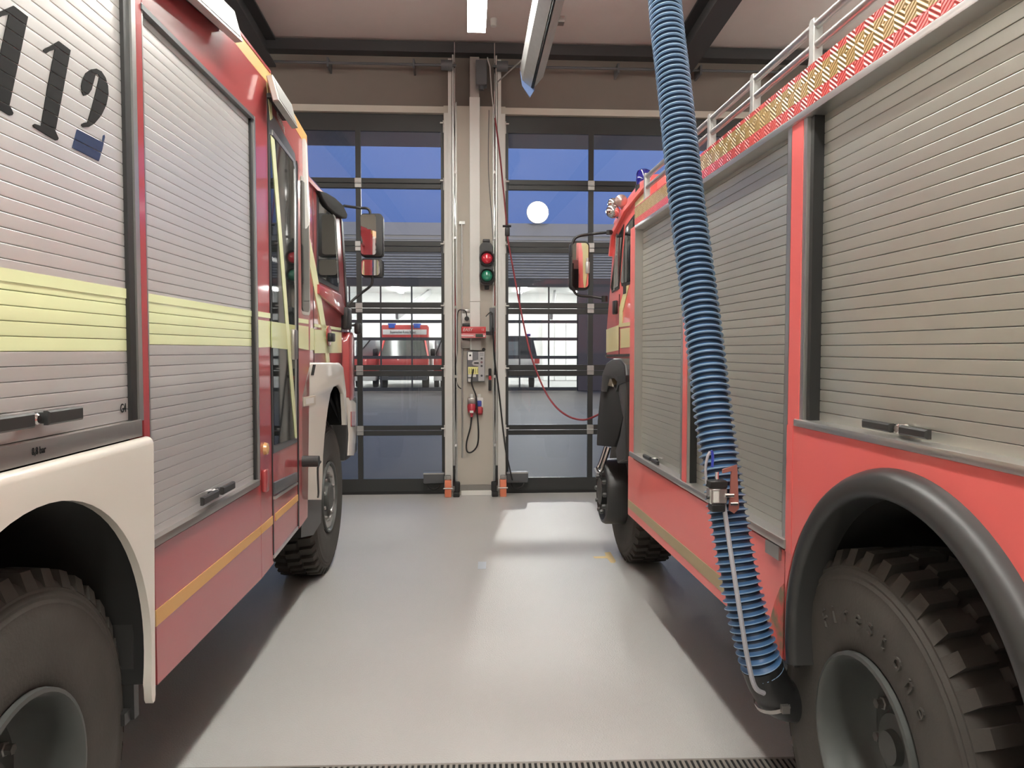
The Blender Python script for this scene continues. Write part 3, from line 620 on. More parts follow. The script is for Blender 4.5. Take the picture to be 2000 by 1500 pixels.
T.rect('shutter_guide', 3.492, 3.514, 1.01, 2.64, .006, -.03, M['alu'], label='silver edge profile')
T.rect('shutter_guide', 2.380, 2.388, 1.01, 2.64, .003, -.03, M['alu'], label='silver edge profile')
T.rect('side_pillar', 2.340, 2.378, 1.30, 2.66, .004, -.04, M['redL'])
# panels
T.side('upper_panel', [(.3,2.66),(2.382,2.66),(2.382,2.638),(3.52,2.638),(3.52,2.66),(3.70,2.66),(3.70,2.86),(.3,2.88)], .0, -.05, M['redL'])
T.rect('shutter_head_strip', 2.384, 3.50, 2.622, 2.638, .008, -.02, M['greyframe'])
T.side('roof_edge_film', [(.3,2.885),(3.78,2.855),(3.78,2.925),(.3,2.945)], -.0, -.02, M['orange'])
T.side('roof_edge_trim', [(.3,2.945),(3.78,2.925),(3.78,2.937),(.3,2.957)], .003, -.03, M['redL'])
T.side('side_pillar', [(3.516,.556),(3.712,.57),(3.712,2.87),(3.516,2.66)], .0, -.05, M['redL'])
T.side('lower_panel', [(2.395,.553),(3.512,.556),(3.512,.985),(2.395,.985)], .0, -.04, M['redL'])
T.rect('sill_rail', 2.392, 3.512, .985, 1.012, .016, -.02, M['sill'], bev=.004)
T.rect('sill_rail', 2.392, 3.512, 1.012, 1.020, -.002, -.02, M['black'])
film([(2.395,.738),(3.512,.759),(3.512,.797),(2.395,.789)], M['orange'], name='gold_stripe', off=.0025)
film([(3.518,.759),(3.712,.762),(3.712,.802),(3.518,.797)], M['orange'], name='gold_stripe', off=.0025)
film([(3.516,1.612),(3.712,1.615),(3.712,1.738),(3.516,1.738)], M['yellow']); film([(3.516,1.752),(3.712,1.752),(3.712,1.776),(3.516,1.776)], M['yellow'])
# sill under the rear shutter with pressure mark, shutter marks and handles
T.rect('sill_panel', .55, 2.330, 1.343, 1.393, .012, -.03, M['sill'], bev=.003)
T.text('8,8 bar', 1.768, 1.3615, .0128, .0245, M['ink'], .80)
T.text('G4', 2.192, 1.424, -.0095, .036, M['ink'], .80)
T.text('G2', 3.425, 1.060, -.0095, .036, M['ink'], .55)
T.bar_handle([(1.60,1.424),(1.985,1.458)], -.012); T.bar_handle([(2.80,1.036),(3.15,1.066)], -.012)
# big figures on the rear shutter, cut at every slat
PX = lambda pts, k=560/2000: [(x*k, y*k) for x, y in pts]
n_ = Vector((math.cos(-R.rotation_euler.z), -math.sin(-R.rotation_euler.z), 0)); t_ = Vector((n_.y*-1, n_.x, 0))
def onside(px, py):
    d = ray(px, py); o = R.location; k = (o-V(0,0,CAM_H)).dot(n_)/d.dot(n_); P_ = V(0,0,CAM_H)+d*k-o; return (P_.dot(t_), P_.z)
one = [(412,287),(494,350),(440,640),(388,915),(402,945),(410,965),(404,978),(390,980),(330,945),(240,888),(232,872),(245,864),(270,872),(288,880),(335,600),(385,345),(345,358),(325,372),(308,366),(303,350),(316,338),(350,322)]
two = [(600,664),(585,668),(573,640),(569,600),(578,555),(600,510),(638,484),(675,479),(710,498),(738,542),(755,600),(758,660),(742,735),(708,805),(660,862),(620,886),(582,889),(569,876),(572,864),(590,856),(612,853),(628,800),(645,740),(668,650),(690,560),(694,530),(686,516),(668,520),(655,570),(640,625),(620,655)]
foot = [(540,903),(715,990),(722,945),(730,940),(733,955),(715,1040),(690,1125),(507,1030)]
def figure(px, m, dy=0., dz=0., name='figure', lab=None):
    q = MB(); pts = T.adj([(a+dy, b+dz) for a, b in [onside(*p) for p in PX(px)]], -.0088)
    a = [T.p(-.0088, y, z) for y, z in pts]; b = [T.p(-.0108, y, z) for y, z in pts]; q.prism(a, b)
    q.bm.normal_update(); bmesh.ops.triangulate(q.bm, faces=[f for f in q.bm.faces if len(f.verts) > 4])
    P_ = .0335; z0 = CAM_H+(1.3984-CAM_H)*(T.D+.012)/T.D
    for k in range(14, 34):
        for dz_ in (-.0012, .0012):
            g = q.bm.verts[:]+q.bm.edges[:]+q.bm.faces[:]
            bmesh.ops.bisect_plane(q.bm, geom=g, plane_co=(0,0,z0+k*P_+dz_), plane_no=(0,0,1))
        bmesh.ops.delete(q.bm, geom=[f for f in q.bm.faces if abs(f.calc_center_median().z-z0-k*P_) < .0011 and max(abs(v.co.z-z0-k*P_) for v in f.verts) < .0014], context='FACES')
    return q.build(name, m, R, smooth=0, label=lab)
figure(one, M['ink']); figure(two, M['ink']); figure(foot, M['blueink'], lab='dark blue foot of the figure 2')
a1 = onside(97*.28, 40*.28); a2 = onside(412*.28, 287*.28); figure(one, M['ink'], a1[0]-a2[0], a1[1]-a2[1])
# rear white wheel arch
fo = .035
pts = [(.4,.52),(1.235,.52)]+[(y, z) for y, z in arc(1.81,.69,.55,198,-12,40)]+[(2.352,.56),(2.354,.525),(2.362,.511),(2.374,.513),(2.380,.53),(2.404,1.334),(.4,1.334)]
T.side('wheel_arch', pts, fo, .012, M['white'], bev=.034, seg=5, sel=lambda v: v.z > 1.27 or (v.y > 2.22 and v.z < .53 and False))
q = MB(); a = T.adj(arc(1.81,.69,.555,200,-12,40), fo)
q.prism([T.p(fo-.022, y, z) for y, z in a]+[T.p(fo-.022, y, z) for y, z in T.adj(arc(1.81,.69,.565,-12,200,40), fo)], [T.p(-.55, y, z) for y, z in a]+[T.p(-.55, y, z) for y, z in T.adj(arc(1.81,.69,.565,-12,200,40), fo)]); q.build('arch_liner', M['matte'], R)
q = MB(); q.box(tuple(T.p(-.02, 2.28, .50)), tuple(T.p(-.48, 2.31, .95))); q.box(tuple(T.p(-.03, 2.24, .50)), tuple(T.p(-.4, 2.32, .535))); q.build('mud_flap', M['flare'], R, smooth=0)
q = MB(); q.box(tuple(T.p(-.56, 1.2, .9)), tuple(T.p(-.6, 2.4, 1.36))); q.build('well_back', M['matte'], R, smooth=0)
T.wheel(1.79, .54, -.045, .54)
# crew cabin door
T.side('crew_door', [(3.725,.60),(4.205,.635),(4.265,2.62),(4.235,2.665),(3.80,2.80),(3.725,2.80)], .0, -.045, M['redL'])
T.side('door_seal', [(3.712,.58),(3.724,.58),(3.724,2.80),(3.712,2.80)], .003, -.03, M['black'], smooth=0)
T.side('door_seal', [(4.205,.63),(4.225,.63),(4.29,2.62),(4.268,2.63)], .004, -.03, M['black'], smooth=0)
T.side('window_frame', [(3.735,1.10),(4.20,1.10),(4.255,2.60),(4.225,2.66),(3.83,2.735),(3.735,2.735)], .005, -.02, M['greyframe'])
wd = T.side('door_window', [(3.752,1.14),(4.165,1.127),(4.215,2.575),(4.19,2.605),(3.80,2.63),(3.752,2.63)], .0075, .0, M['tint'], smooth=0)
T.side('window_trim', [(4.168,1.12),(4.192,1.12),(4.244,2.58),(4.218,2.62),(3.80,2.665),(3.80,2.64),(4.196,2.607),(4.218,2.575)], .010, .0, M['alu'], smooth=0)
T.side('step_trim', [(3.757,.895),(4.205,.885),(4.205,.935),(3.757,.955)], .012, -.01, M['greyframe'], bev=.004); T.side('step_trim', [(3.757,.872),(4.205,.868),(4.205,.880),(3.757,.887)], .014, -.01, M['alu'], smooth=0)
film([(3.757,.765),(4.205,.778),(4.205,.812),(3.757,.803)], M['orange'], name='gold_stripe', off=.003); T.side('door_edge', [(3.73,.588),(4.205,.622),(4.205,.637),(3.73,.604)], .008, -.03, M['alu'], smooth=0)
# diagonal yellow band from the roof over the door glass
film([(3.703,2.86),(3.765,2.86),(3.80,2.72),(3.765,2.70)], M['yellow'], off=.008); film([(3.765,2.63),(3.828,2.625),(4.17,1.30),(4.20,1.127),(4.165,1.128),(4.10,1.35)], M['yellow'], off=.011)
film([(3.73,1.612),(4.19,1.60),(4.19,1.735),(3.73,1.738)], mat('yellow_film_on_glass', (.62,.66,.30), .08, coat=.6), off=.0105)
q = MB(); (yy, zz), = T.adj([(4.135,1.64)], .012); q.box(tuple(T.p(.006, yy-.035, zz-.09)), tuple(T.p(.03, yy+.035, zz+.07)), .008); q.build('door_handle', M['sill'], R)
q = MB(); (yy, zz), = T.adj([(3.61,1.14)], .006); q.lathe([(0,0),(.03,0),(.026,.014),(0,.02)], T.p(0, yy, zz), (1,0,0), 18); q.build('marker_light', mat('amber_lens', (.75,.42,.16), .2, coat=1), R).scale = (1,1,1)
q = MB(); (yy, zz), = T.adj([(3.565,1.00)], .004); q.box(tuple(T.p(0, yy-.022, zz-.055)), tuple(T.p(.022, yy+.03, zz+.05)), .008); q.build('flap_handle', M['redL'], R)
# section between the door and the front cab with the narrow window
T.side('crew_side', [(4.225,.62),(4.42,.64),(4.52,1.55),(4.559,2.33),(4.495,2.80),(4.24,2.83),(4.29,2.63)], .0, -.05, M['redL'])
T.side('upper_panel', [(3.71,2.80),(3.80,2.80),(4.235,2.66),(4.29,2.60),(4.53,2.60),(4.49,2.77),(3.71,2.855)], .0005, -.05, M['redL'])
T.side('roof_edge_film', [(3.80,2.855),(4.495,2.765),(4.515,2.832),(3.80,2.925)], .002, -.03, M['orange'])
T.side('crew_rear_wall', [(4.44,1.5),(4.52,1.5),(4.57,2.4),(4.52,2.82),(4.44,2.82)], -.01, -2.45, M['redL'])
T.side('small_window_frame', roundrect(4.335,4.545,1.80,2.575,.04), .006, -.01, M['chrome']); T.side('small_window', roundrect(4.352,4.530,1.82,2.55,.035), .009, .0, M['tint'], smooth=0)
film([(4.24,1.612),(4.50,1.60),(4.50,1.737),(4.24,1.738)], M['yellow']); film([(4.24,1.752),(4.50,1.752),(4.50,1.776),(4.24,1.776)], M['yellow'])
T.text('FEUERWEHR', 3.875, 2.752, .0085, .042, M['whitemetal'], .62, slant=-.30)
T.side('corner_pipe', [(4.50,2.30),(4.556,2.33),(4.53,2.78),(4.49,2.81)], .022, -.05, M['whitemetal'], bev=.008, label='pale corner profile')
# roof edge floodlights
for (ya, za), (yb, zb) in (((2.50,2.80),(3.30,2.885)), ((3.86,2.825),(4.235,2.797))):
    ll = thing_part('roof_floodlight', R); h0 = .125
    q = MB(); f = lambda y, o, z: T.p(o, y*(T.D-.06)/T.D, CAM_H+(z-CAM_H)*(T.D-.06)/T.D)
    q.prism([f(ya,.075,za), f(ya,.045,za+h0), f(ya,.015,za+h0-.005), f(ya,.045,za-.004)], [f(yb,.075,zb), f(yb,.045,zb+h0), f(yb,.015,zb+h0-.005), f(yb,.045,zb-.004)], .004, 1); q.build('housing', M['galv'], ll)
    q = MB(); e_ = .018; zz = .012
    q.prism([f(ya+e_,.0745,za+zz), f(yb-e_,.0745,zb+zz), f(yb-e_,.0495,zb+h0-zz), f(ya+e_,.0495,za+h0-zz)], [f(ya+e_,.066,za+zz), f(yb-e_,.066,zb+zz), f(yb-e_,.041,zb+h0-zz), f(ya+e_,.041,za+h0-zz)])
    q.build('lens', M['lampglass'], ll, smooth=0)
    q = MB(); q.beam(f(ya+.05,.02,za+.04), f(yb-.03,.02,zb+.04), .03, .02); q.build('bracket', M['black'], ll, smooth=0)
# front cab
co = -.08
def cabp(pts): return [(y, z) for y, z in pts]
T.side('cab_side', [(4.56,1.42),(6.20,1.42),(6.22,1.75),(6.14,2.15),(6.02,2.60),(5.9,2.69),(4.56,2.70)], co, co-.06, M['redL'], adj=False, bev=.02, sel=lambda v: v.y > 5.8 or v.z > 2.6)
q = MB(); q.box(tuple(T.p(co-.06, 4.56, .9)), tuple(T.p(-2.4, 6.0, 2.0))); q.build('cab_core', M['matte'], R, smooth=0)
q = MB(); q.prism([T.p(o, 4.5, z) for o, z in ((co-.01,2.68),(co-.05,2.76),(co-.20,2.82),(-2.2,2.82),(-2.4,2.68))], [T.p(o, 5.95, z) for o, z in ((co-.01,2.66),(co-.05,2.72),(co-.20,2.77),(-2.2,2.77),(-2.4,2.66))]); q.build('cab_roof', M['redL'], R)
T.side('gutter', [(4.57,2.655),(5.5,2.63),(5.5,2.655),(4.57,2.685)], co+.012, co-.01, M['redL'], adj=False)
q = MB(); q.prism([T.p(co-.02, y, z) for y, z in ((6.18,1.45),(6.26,1.5),(6.27,1.8),(6.19,2.12),(6.05,2.64),(5.98,2.66),(6.12,2.1),(6.2,1.8))], [T.p(-2.42, y, z) for y, z in ((6.18,1.45),(6.26,1.5),(6.27,1.8),(6.19,2.12),(6.05,2.64),(5.98,2.66),(6.12,2.1),(6.2,1.8))]); q.build('cab_front', M['redL'], R)
T.side('door_window_frame', [(5.09,2.055),(5.84,2.04),(5.86,2.10),(5.74,2.58),(5.66,2.62),(5.12,2.63)], co+.004, co-.01, M['black'], adj=False)
T.side('cab_door_window', [(5.12,2.09),(5.78,2.07),(5.80,2.11),(5.69,2.55),(5.64,2.59),(5.15,2.60)], co+.008, co, M['tint'], adj=False, smooth=0)
T.side('window_trim', [(5.62,2.605),(5.71,2.56),(5.82,2.1),(5.79,2.1),(5.685,2.545),(5.61,2.585)], co+.012, co, M['chrome'], adj=False, smooth=0)
T.side('windscreen_edge', [(5.94,2.62),(6.02,2.58),(6.16,2.08),(6.19,1.85),(6.15,1.85),(6.06,2.2)], co+.006, co-.02, M['black'], adj=False, smooth=0)
T.side('door_waist', [(5.09,2.03),(5.84,2.02),(6.05,1.9),(6.08,1.85),(5.09,1.97)], co+.02, co-.01, M['redL'], adj=False, bev=.008)
for a_, b_ in (((4.98,1.43),(5.0,2.63)), ((5.93,1.43),(5.93,1.95))): T.side('door_gap', [(a_[0],a_[1]),(a_[0]+.012,a_[1]),(b_[0]+.012,b_[1]),(b_[0],b_[1])], co+.0015, co-.01, M['black'], adj=False, smooth=0)
cf = lambda pts, lab=None: T.side('reflective_stripe', pts, co+.0045, co, M['yellow'], adj=False, smooth=0, label=lab)
cf([(4.60,2.50),(4.66,2.50),(4.98,2.22),(4.98,2.02),(4.90,2.12),(4.64,2.2)]); cf([(4.98,2.22),(5.06,2.14),(5.40,1.70),(5.50,1.45),(5.38,1.45),(5.28,1.68),(4.98,2.02)])
cf([(4.60,1.60),(4.98,1.60),(4.98,1.74),(4.60,1.74)]); cf([(5.0,1.58),(5.92,1.58),(5.92,1.735),(5.0,1.735)]); cf([(5.0,1.75),(5.9,1.75),(5.9,1.77),(5.0,1.77)])
q = MB(); q.lathe([(0,0),(.07,0),(.075,.012),(0,.016)], T.p(co, 5.43, 1.70), (1,0,0), 20); ob = q.build('handle_recess', M['redL'], R); q = MB(); q.box(tuple(T.p(co+.01, 5.36, 1.66)), tuple(T.p(co+.04, 5.50, 1.72)), .008); q.build('door_handle', M['black'], R)
q = MB(); q.box(tuple(T.p(co+.002, 5.94, 1.76)), tuple(T.p(co+.05, 6.12, 1.93)), .012); q.build('indicator', M['black'], R)
q = MB(); q.box(tuple(T.p(co+.05, 6.2, 1.73)), tuple(T.p(co+.10, 6.30, 1.82)), .015); q.cyl(T.p(co+.0,6.2,1.80), T.p(co+.07,6.24,1.80), .01, 8); q.build('camera_box', M['black'], R)
T.side('corner_panel', roundrect(5.99,6.24,1.20,1.745,.08), co+.05, co-.06, M['redL'], adj=False, bev=.02)
# sun visor
vis = T.adj([onside(x, y) for x, y in ((625,372),(639,376),(656,386),(671,400),(679.5,419),(678,427),(671,427),(656,418),(641,405),(632,391),(627,380))], -.05)
q = MB(); q.prism([T.p(-.05, y, z) for y, z in vis], [T.p(-.30, y+.08, z) for y, z in vis], .015, 3); q.build('sun_visor', M['matte'], R)
# front wheel arch, bumper
ar = [onside(*p) for p in ((628,976),(630,930),(631,890),(634,850),(640,800),(646,770),(652,757),(661,753),(667,759),(671,769),(673,800),(674,830))]
fa = T.adj(ar, -.0)
pts = [onside(590,976)]+ar+[onside(677.5,830),onside(677,800),onside(676,758),onside(671,716),onside(664,708),onside(608,708),onside(603,715),onside(590,770)]
T.side('wheel_arch', pts, .0, -.025, M['white'], bev=.012, seg=3, sel=lambda v: v.z > 1.2)
q = MB(); q.prism([T.p(-.03, y, z) for y, z in ar]+[T.p(-.03, y*1.01, z+.012) for y, z in ar[::-1]], [T.p(-.5, y, z) for y, z in ar]+[T.p(-.5, y*1.01, z+.012) for y, z in ar[::-1]]); q.build('arch_liner', M['matte'], R)
T.side('arch_joint', [onside(612,712),onside(617,712),onside(613,733),onside(608,733)], .003, -.02, M['matte'], smooth=0)
T.side('sticker', [onside(593,776),onside(617,772),onside(617,790),onside(593,794)], .004, .0, mat('sticker_beige', (.52,.48,.40), .5), smooth=0)
T.side('sticker', [onside(597,779),onside(613,776),onside(613,787),onside(598,790)], .0045, .003, M['whitemetal'], smooth=0)
q = MB(); c = T.p(.0, *T.adj([onside(602, 901)], .03)[0]); q.cyl(c+V(.0,0,0), c+V(.09,.0,0), .032, 14); q.tube(spline([c+V(.05,.0,-.02), c+V(.07,.13,-.02), c+V(.05,.15,-.06), c+V(.05,.16,-.2), c+V(.04,.19,-.24)], 5), .006, 6); q.build('wheel_chain_arm', M['flare'], R)
T.side('lower_skirt', [onside(590,975),onside(628,975),onside(627,1020),onside(612,1045),onside(588,1050)], -.06, -.5, M['flare'], smooth=0)
T.side('front_bumper', [onside(x, y) for x, y in ((676,776),(685,776),(696,787),(696.5,840),(692,890),(681,890),(683,848),(680,808),(677,784))], -.04, -.07, M['white'], bev=.008)
q = MB(); q.box(tuple(T.p(-.05, 5.93, .74)), tuple(T.p(-2.4, 6.45, 1.22)), .03); q.build('bumper_core', M['flare'], R)
T.side('reflector', [onside(x, y) for x, y in ((686.5,804),(694,804),(694,833),(686.5,833))], -.034, -.045, mat('red_reflector', (.34,.04,.02), .2, coat=1), smooth=0)
T.wheel(5.54, .545, -.10, .55, front=True)
# mirrors on their arm: seen from the driver's side, glass towards the camera
ma_ = thing_part('wing_mirror', R); Ym = 6.30
def mp(px, py, Y=Ym):
    P_ = atY(px, py, Y); d = P_-R.location; return V(d.dot(n_), d.dot(t_), P_.z)
q = MB(); q.tube(spline([mp(672,402,6.15), mp(700,406), mp(716,407), mp(722,412), mp(723,420)], 5), .011, 8); q.build('mirror_arm', M['black'], ma_); q = MB(); q.tube(spline([mp(727,535), mp(727,550), mp(722,560), mp(700,577), mp(676,598,6.2)], 5), .011, 8); q.build('mirror_arm', M['black'], ma_)
for (x0, x1, y0, y1, xg) in ((704,747,417,501,735),(705,747,505,541,742)):
    a, b = mp(x0, y1), mp(x1, y0); q = MB(); rr = roundrect(a.x, b.x, a.z, b.z, .03)
    q.prism([V(x, a.y, z) for x, z in rr], [V(x+(.0), a.y+.10, z) for x, z in rr], .006, 2); q.build('mirror_housing', M['black'], ma_)
    a, b = mp(x0+2, y1-3), mp(xg, y0+3); q = MB(); rr = roundrect(a.x, b.x, a.z, b.z, .024)
    tl = .04; q.prism([V(x, a.y-.004+(x-a.x)*tl-.02, z) for x, z in rr], [V(x, a.y+.002, z) for x, z in rr]); q.build('mirror_glass', M['mirror'], ma_, smooth=0)

# ================= right engine
T2 = Truck('fire_engine', 'bright luminous red fire engine with roof rails and black wheel arch, right of the aisle', 885, 1.07, 1)
R2 = T2.root
n2 = Vector((math.cos(-R2.rotation_euler.z), -math.sin(-R2.rotation_euler.z), 0)); t2 = Vector((-n2.y, n2.x, 0))
def onside2(px, py, off=0.):
    d = ray(px, py); o = R2.location; k = (o-V(0,0,CAM_H)).dot(n2)/d.dot(n2); P_ = V(0,0,CAM_H)+d*k-o; return (P_.dot(t2), P_.z)
for y0, y1, z0, z1 in ((-.9, 4.58, 1.36, 2.33), (2.44, 4.58, .64, 1.38), (-.9, 1.15, .62, 1.38)):
    q = MB(); q.box(tuple(T2.p(-.07, y0, z0)), tuple(T2.p(-2.43, y1, z1))); q.build('body_core', M['matte'], R2, smooth=0)
for o in (.75, 1.65): q = MB(); q.box(tuple(T2.p(-o, -.8, .64)), tuple(T2.p(-o-.1, 5.9, .88))); q.build('chassis_beam', M['matte'], R2, smooth=0)
for y in (1.94, 5.72): q = MB(); q.cyl(T2.p(-.2, y, .535), T2.p(-2.3, y, .535), .09, 14); q.lathe([(.1,-.22),(.2,-.1),(.22,0),(.2,.1),(.1,.22)], T2.p(-1.25, y, .535), (1,0,0), 18); q.build('axle', M['matte'], R2)
q = MB(); q.box(tuple(T2.p(-.6, 2.9, .42)), tuple(T2.p(-1.0, 3.6, .66)), .03); q.build('air_tank', M['matte'], R2)
so = -.045
T2.shutter(.35, 2.232, 1.388, 2.345, so, M['slatR']); T2.shutter(2.412, 3.395, .975, 2.345, so, M['slatR']); T2.shutter(3.545, 4.425, .975, 2.345, so, M['slatR'])
for y0, y1, z0 in ((2.232,2.278,1.385),(3.395,3.436,.965),(4.43,4.470,.965)): T2.rect('shutter_guide', y0, y1, z0, 2.33, -.012, -.06, M['black'])
for y0, y1, z0 in ((2.278,2.302,1.385),(3.436,3.450,.965),(4.47,4.485,.965),(2.385,2.412,.965),(3.522,3.545,.965)): T2.rect('shutter_guide', y0, y1, z0, 2.33, .0, -.06, M['alu'], label='silver edge profile')
for y0, y1, z0 in ((2.306,2.382,1.36),(3.454,3.518,.965)): T2.rect('side_pillar', y0, y1, z0, 2.33, .002, -.05, M['redR'])
T2.rect('side_pillar', 4.488, 4.60, .95, 2.33, .0, -.05, M['redR'])
# rear panel round the wheel, lower skirt
pts = [(2.385,.59),(2.385,1.362),(.3,1.362),(.3,.6),(1.26,.6)]+arc(1.83,.70,.56,190,-10,40)[0:]
T2.side('rear_side_panel', pts, .0, -.03, M['redR'])
T2.side('side_panel', [(2.388,1.36),(2.388,.95),(2.345,.95),(2.345,1.36)], .002, -.03, M['redR'])
T2.rect('lower_panel', 2.39, 4.622, .592, .950, .0, -.03, M['redR'])
T2.side('gold_stripe', [(2.395,.628),(4.622,.636),(4.622,.684),(2.395,.693)], .0025, .0, M['gold'], smooth=0)
T2.rect('sill_rail', .3, 2.347, 1.360, 1.384, .010, -.05, M['alu'], bev=.008); T2.rect('sill_rail', 2.40, 4.61, .952, .984, .010, -.05, M['alu'], bev=.008)
T2.rect('rubber_strip', .3, 2.33, 1.384, 1.389, -.02, -.05, M['black'])
T2.rect('hinge_plate', 2.435, 2.545, .905, .950, .010, -.01, M['sill'])
# grime in the lower rear corner of the skirt
gr = mat('road_grime', (.30,.22,.14), .8); n = gr.node_tree; b = n.nodes['Principled BSDF']; x = n.nodes.new('ShaderNodeTexNoise'); x.inputs['Scale'].default_value = 14; x.inputs['Detail'].default_value = 6
t_c = n.nodes.new('ShaderNodeTexCoord'); n.links.new(t_c.outputs['Object'], x.inputs[0]); cr = n.nodes.new('ShaderNodeValToRGB'); cr.color_ramp.elements[0].position = .42; cr.color_ramp.elements[1].position = .62
cr.color_ramp.elements[0].color = (.70,.13,.11,1); cr.color_ramp.elements[1].color = (.25,.19,.12,1); n.links.new(x.outputs[0], cr.inputs[0]); n.links.new(cr.outputs[0], b.inputs['Base Color'])
T2.side('grimy_corner', [(2.395,.594),(2.56,.594),(2.55,.62),(2.50,.68),(2.46,.76),(2.42,.82),(2.395,.84)], .0032, .0, gr, smooth=0)
# tread plate band under the roof
tp = body_material('tread_plate_band', (.80,.12,.11), [(2.368, 2.432, (.50,.33,.13))], R2, .25, .6)
n = tp.node_tree; b = n.nodes['Principled BSDF']; t_c = n.nodes.new('ShaderNodeTexCoord')
mp_ = n.nodes.new('ShaderNodeMapping'); n.links.new(t_c.outputs['Object'], mp_.inputs[0])
def wv(ang):
    mm = n.nodes.new('ShaderNodeMapping'); mm.inputs['Rotation'].default_value = (ang, 0, 0); n.links.new(t_c.outputs['Object'], mm.inputs[0])
    w_ = n.nodes.new('ShaderNodeTexWave'); w_.bands_direction = 'Y'; w_.inputs['Scale'].default_value = 28; n.links.new(mm.outputs[0], w_.inputs[0]); return w_
w1, w2 = wv(.95), wv(-.95)
ck = n.nodes.new('ShaderNodeTexChecker'); ck.inputs['Scale'].default_value = 22; n.links.new(t_c.outputs['Object'], ck.inputs[0])
mx = n.nodes.new('ShaderNodeMix'); n.links.new(ck.outputs['Fac'], mx.inputs['Factor']); n.links.new(w1.outputs['Fac'], mx.inputs['A']); n.links.new(w2.outputs['Fac'], mx.inputs['B'])
bm_ = n.nodes.new('ShaderNodeBump'); bm_.inputs['Strength'].default_value = .55; bm_.inputs['Distance'].default_value = .008; n.links.new(mx.outputs[0], bm_.inputs['Height']); n.links.new(bm_.outputs[0], b.inputs['Normal'])
T2.side('tread_plate_band', [(.3,2.334),(4.495,2.334),(4.50,2.44),(.3,2.466)], .004, -.03, tp, smooth=0)
T2.rect('roof_rail_profile', .3, 4.50, 2.312, 2.335, .012, -.06, M['alu'], bev=.004)
q = MB(); q.box(tuple(T2.p(-.03, -.9, 2.34)), tuple(T2.p(-2.4, 4.48, 2.42))); q.build('roof_deck', M['sill'], R2, smooth=0)
# roof railing
ro = -.03; rl = thing_part('roof_railing', R2)
fr_ = (T2.D-ro)/T2.D
zt, zm = CAM_H+(2.555-CAM_H)*fr_, CAM_H+(2.497-CAM_H)*fr_
for z, rad in ((zt, .0135), (zm, .0125)):
    q = MB(); q.cyl(T2.p(ro, .2, z), T2.p(ro, 4.235*fr_, z), rad, 12); q.build('rail', M['alu'], rl)
for y in (1.75, 2.235, 2.69, 3.15, 3.66, 4.215):
    q = MB(); y_ = y*fr_; zb = CAM_H+(2.425-CAM_H)*fr_
    a = [(y_-.018, zb-.01), (y_+.03, zb-.01), (y_+.014, zb+.045), (y_+.018, zt+.012), (y_+.008, zt+.022), (y_-.012, zt+.02), (y_-.018, zt+.006)]
    q.prism([T2.p(ro+.014, yy, z) for yy, z in a], [T2.p(ro-.014, yy, z) for yy, z in a], .003, 1); q.build('post', M['galv'], rl)
q = MB(); q.lathe([(0,0),(.02,0),(.022,.02),(.012,.05),(0,.055)], T2.p(-.06, 1.98, 2.43), (0,0,1), 12); q.box(tuple(T2.p(-.05, 1.62, 2.40)), tuple(T2.p(-.12, 1.78, 2.47)), .015); q.build('roof_box_latch', M['black'], R2)
# marks and handles
T2.text('G5', 2.272, 1.408, so+.0025, .034, M['ink'], .72); T2.text('G3', 3.410, 1.000, so+.0025, .034, M['ink'], .7); T2.text('G1', 4.425, 1.00, so+.0025, .03, M['ink'], .6)
T2.bar_handle([(1.928,1.398),(1.652,1.420)], so+.004); T2.bar_handle([(4.24,.996),(3.94,1.016)], so+.004)
# wheel arch flare
fo = .055
f_ = (T2.D-fo)/T2.D; (yc, zc), = T2.adj([(1.83,.70)], fo)
q = MB(); q.lathe([(r*f_, a) for r, a in ((.520,-.05),(.520,.030),(.523,.040),(.530,.047),(.540,.050),(.556,.050),(.570,.046),(.582,.038),(.592,.024),(.599,.004),(.602,-.05))], T2.p(0, yc, zc), (-1,0,0), 60, (0,1,0), a0=math.radians(-192), a1=math.radians(12))
q.build('wheel_arch_flare', M['flare'], R2, smooth=50)
q = MB(); aa = T2.adj(arc(1.83,.70,.53,192,-12,40), fo); bb = T2.adj(arc(1.83,.70,.54,-12,192,40), fo)
q.prism([T2.p(fo-.015, y, z) for y, z in aa+bb], [T2.p(-.55, y, z) for y, z in aa+bb]); q.build('arch_liner', M['matte'], R2)
q = MB(); q.box(tuple(T2.p(.0, 2.305, .60)), tuple(T2.p(-.045, 2.32, .95))); q.box(tuple(T2.p(-.02, 2.33, .50)), tuple(T2.p(-.45, 2.36, 1.0))); q.build('mud_flap', M['flare'], R2, smooth=0)
q = MB(); q.box(tuple(T2.p(-.56, 1.2, .9)), tuple(T2.p(-.6, 2.4, 1.36))); q.build('well_back', M['matte'], R2, smooth=0)
T2.wheel(1.94, .530, -.022, .530, text=('Firestone', .325, -.60, .185, .075), label='lugged tyre with raised lettering')
q = MB(); q.cyl(T2.p(-.30, 2.42, .50), T2.p(-.02, 2.40, .47), .06, 18); q.build('exhaust_pipe', M['matte'], R2)
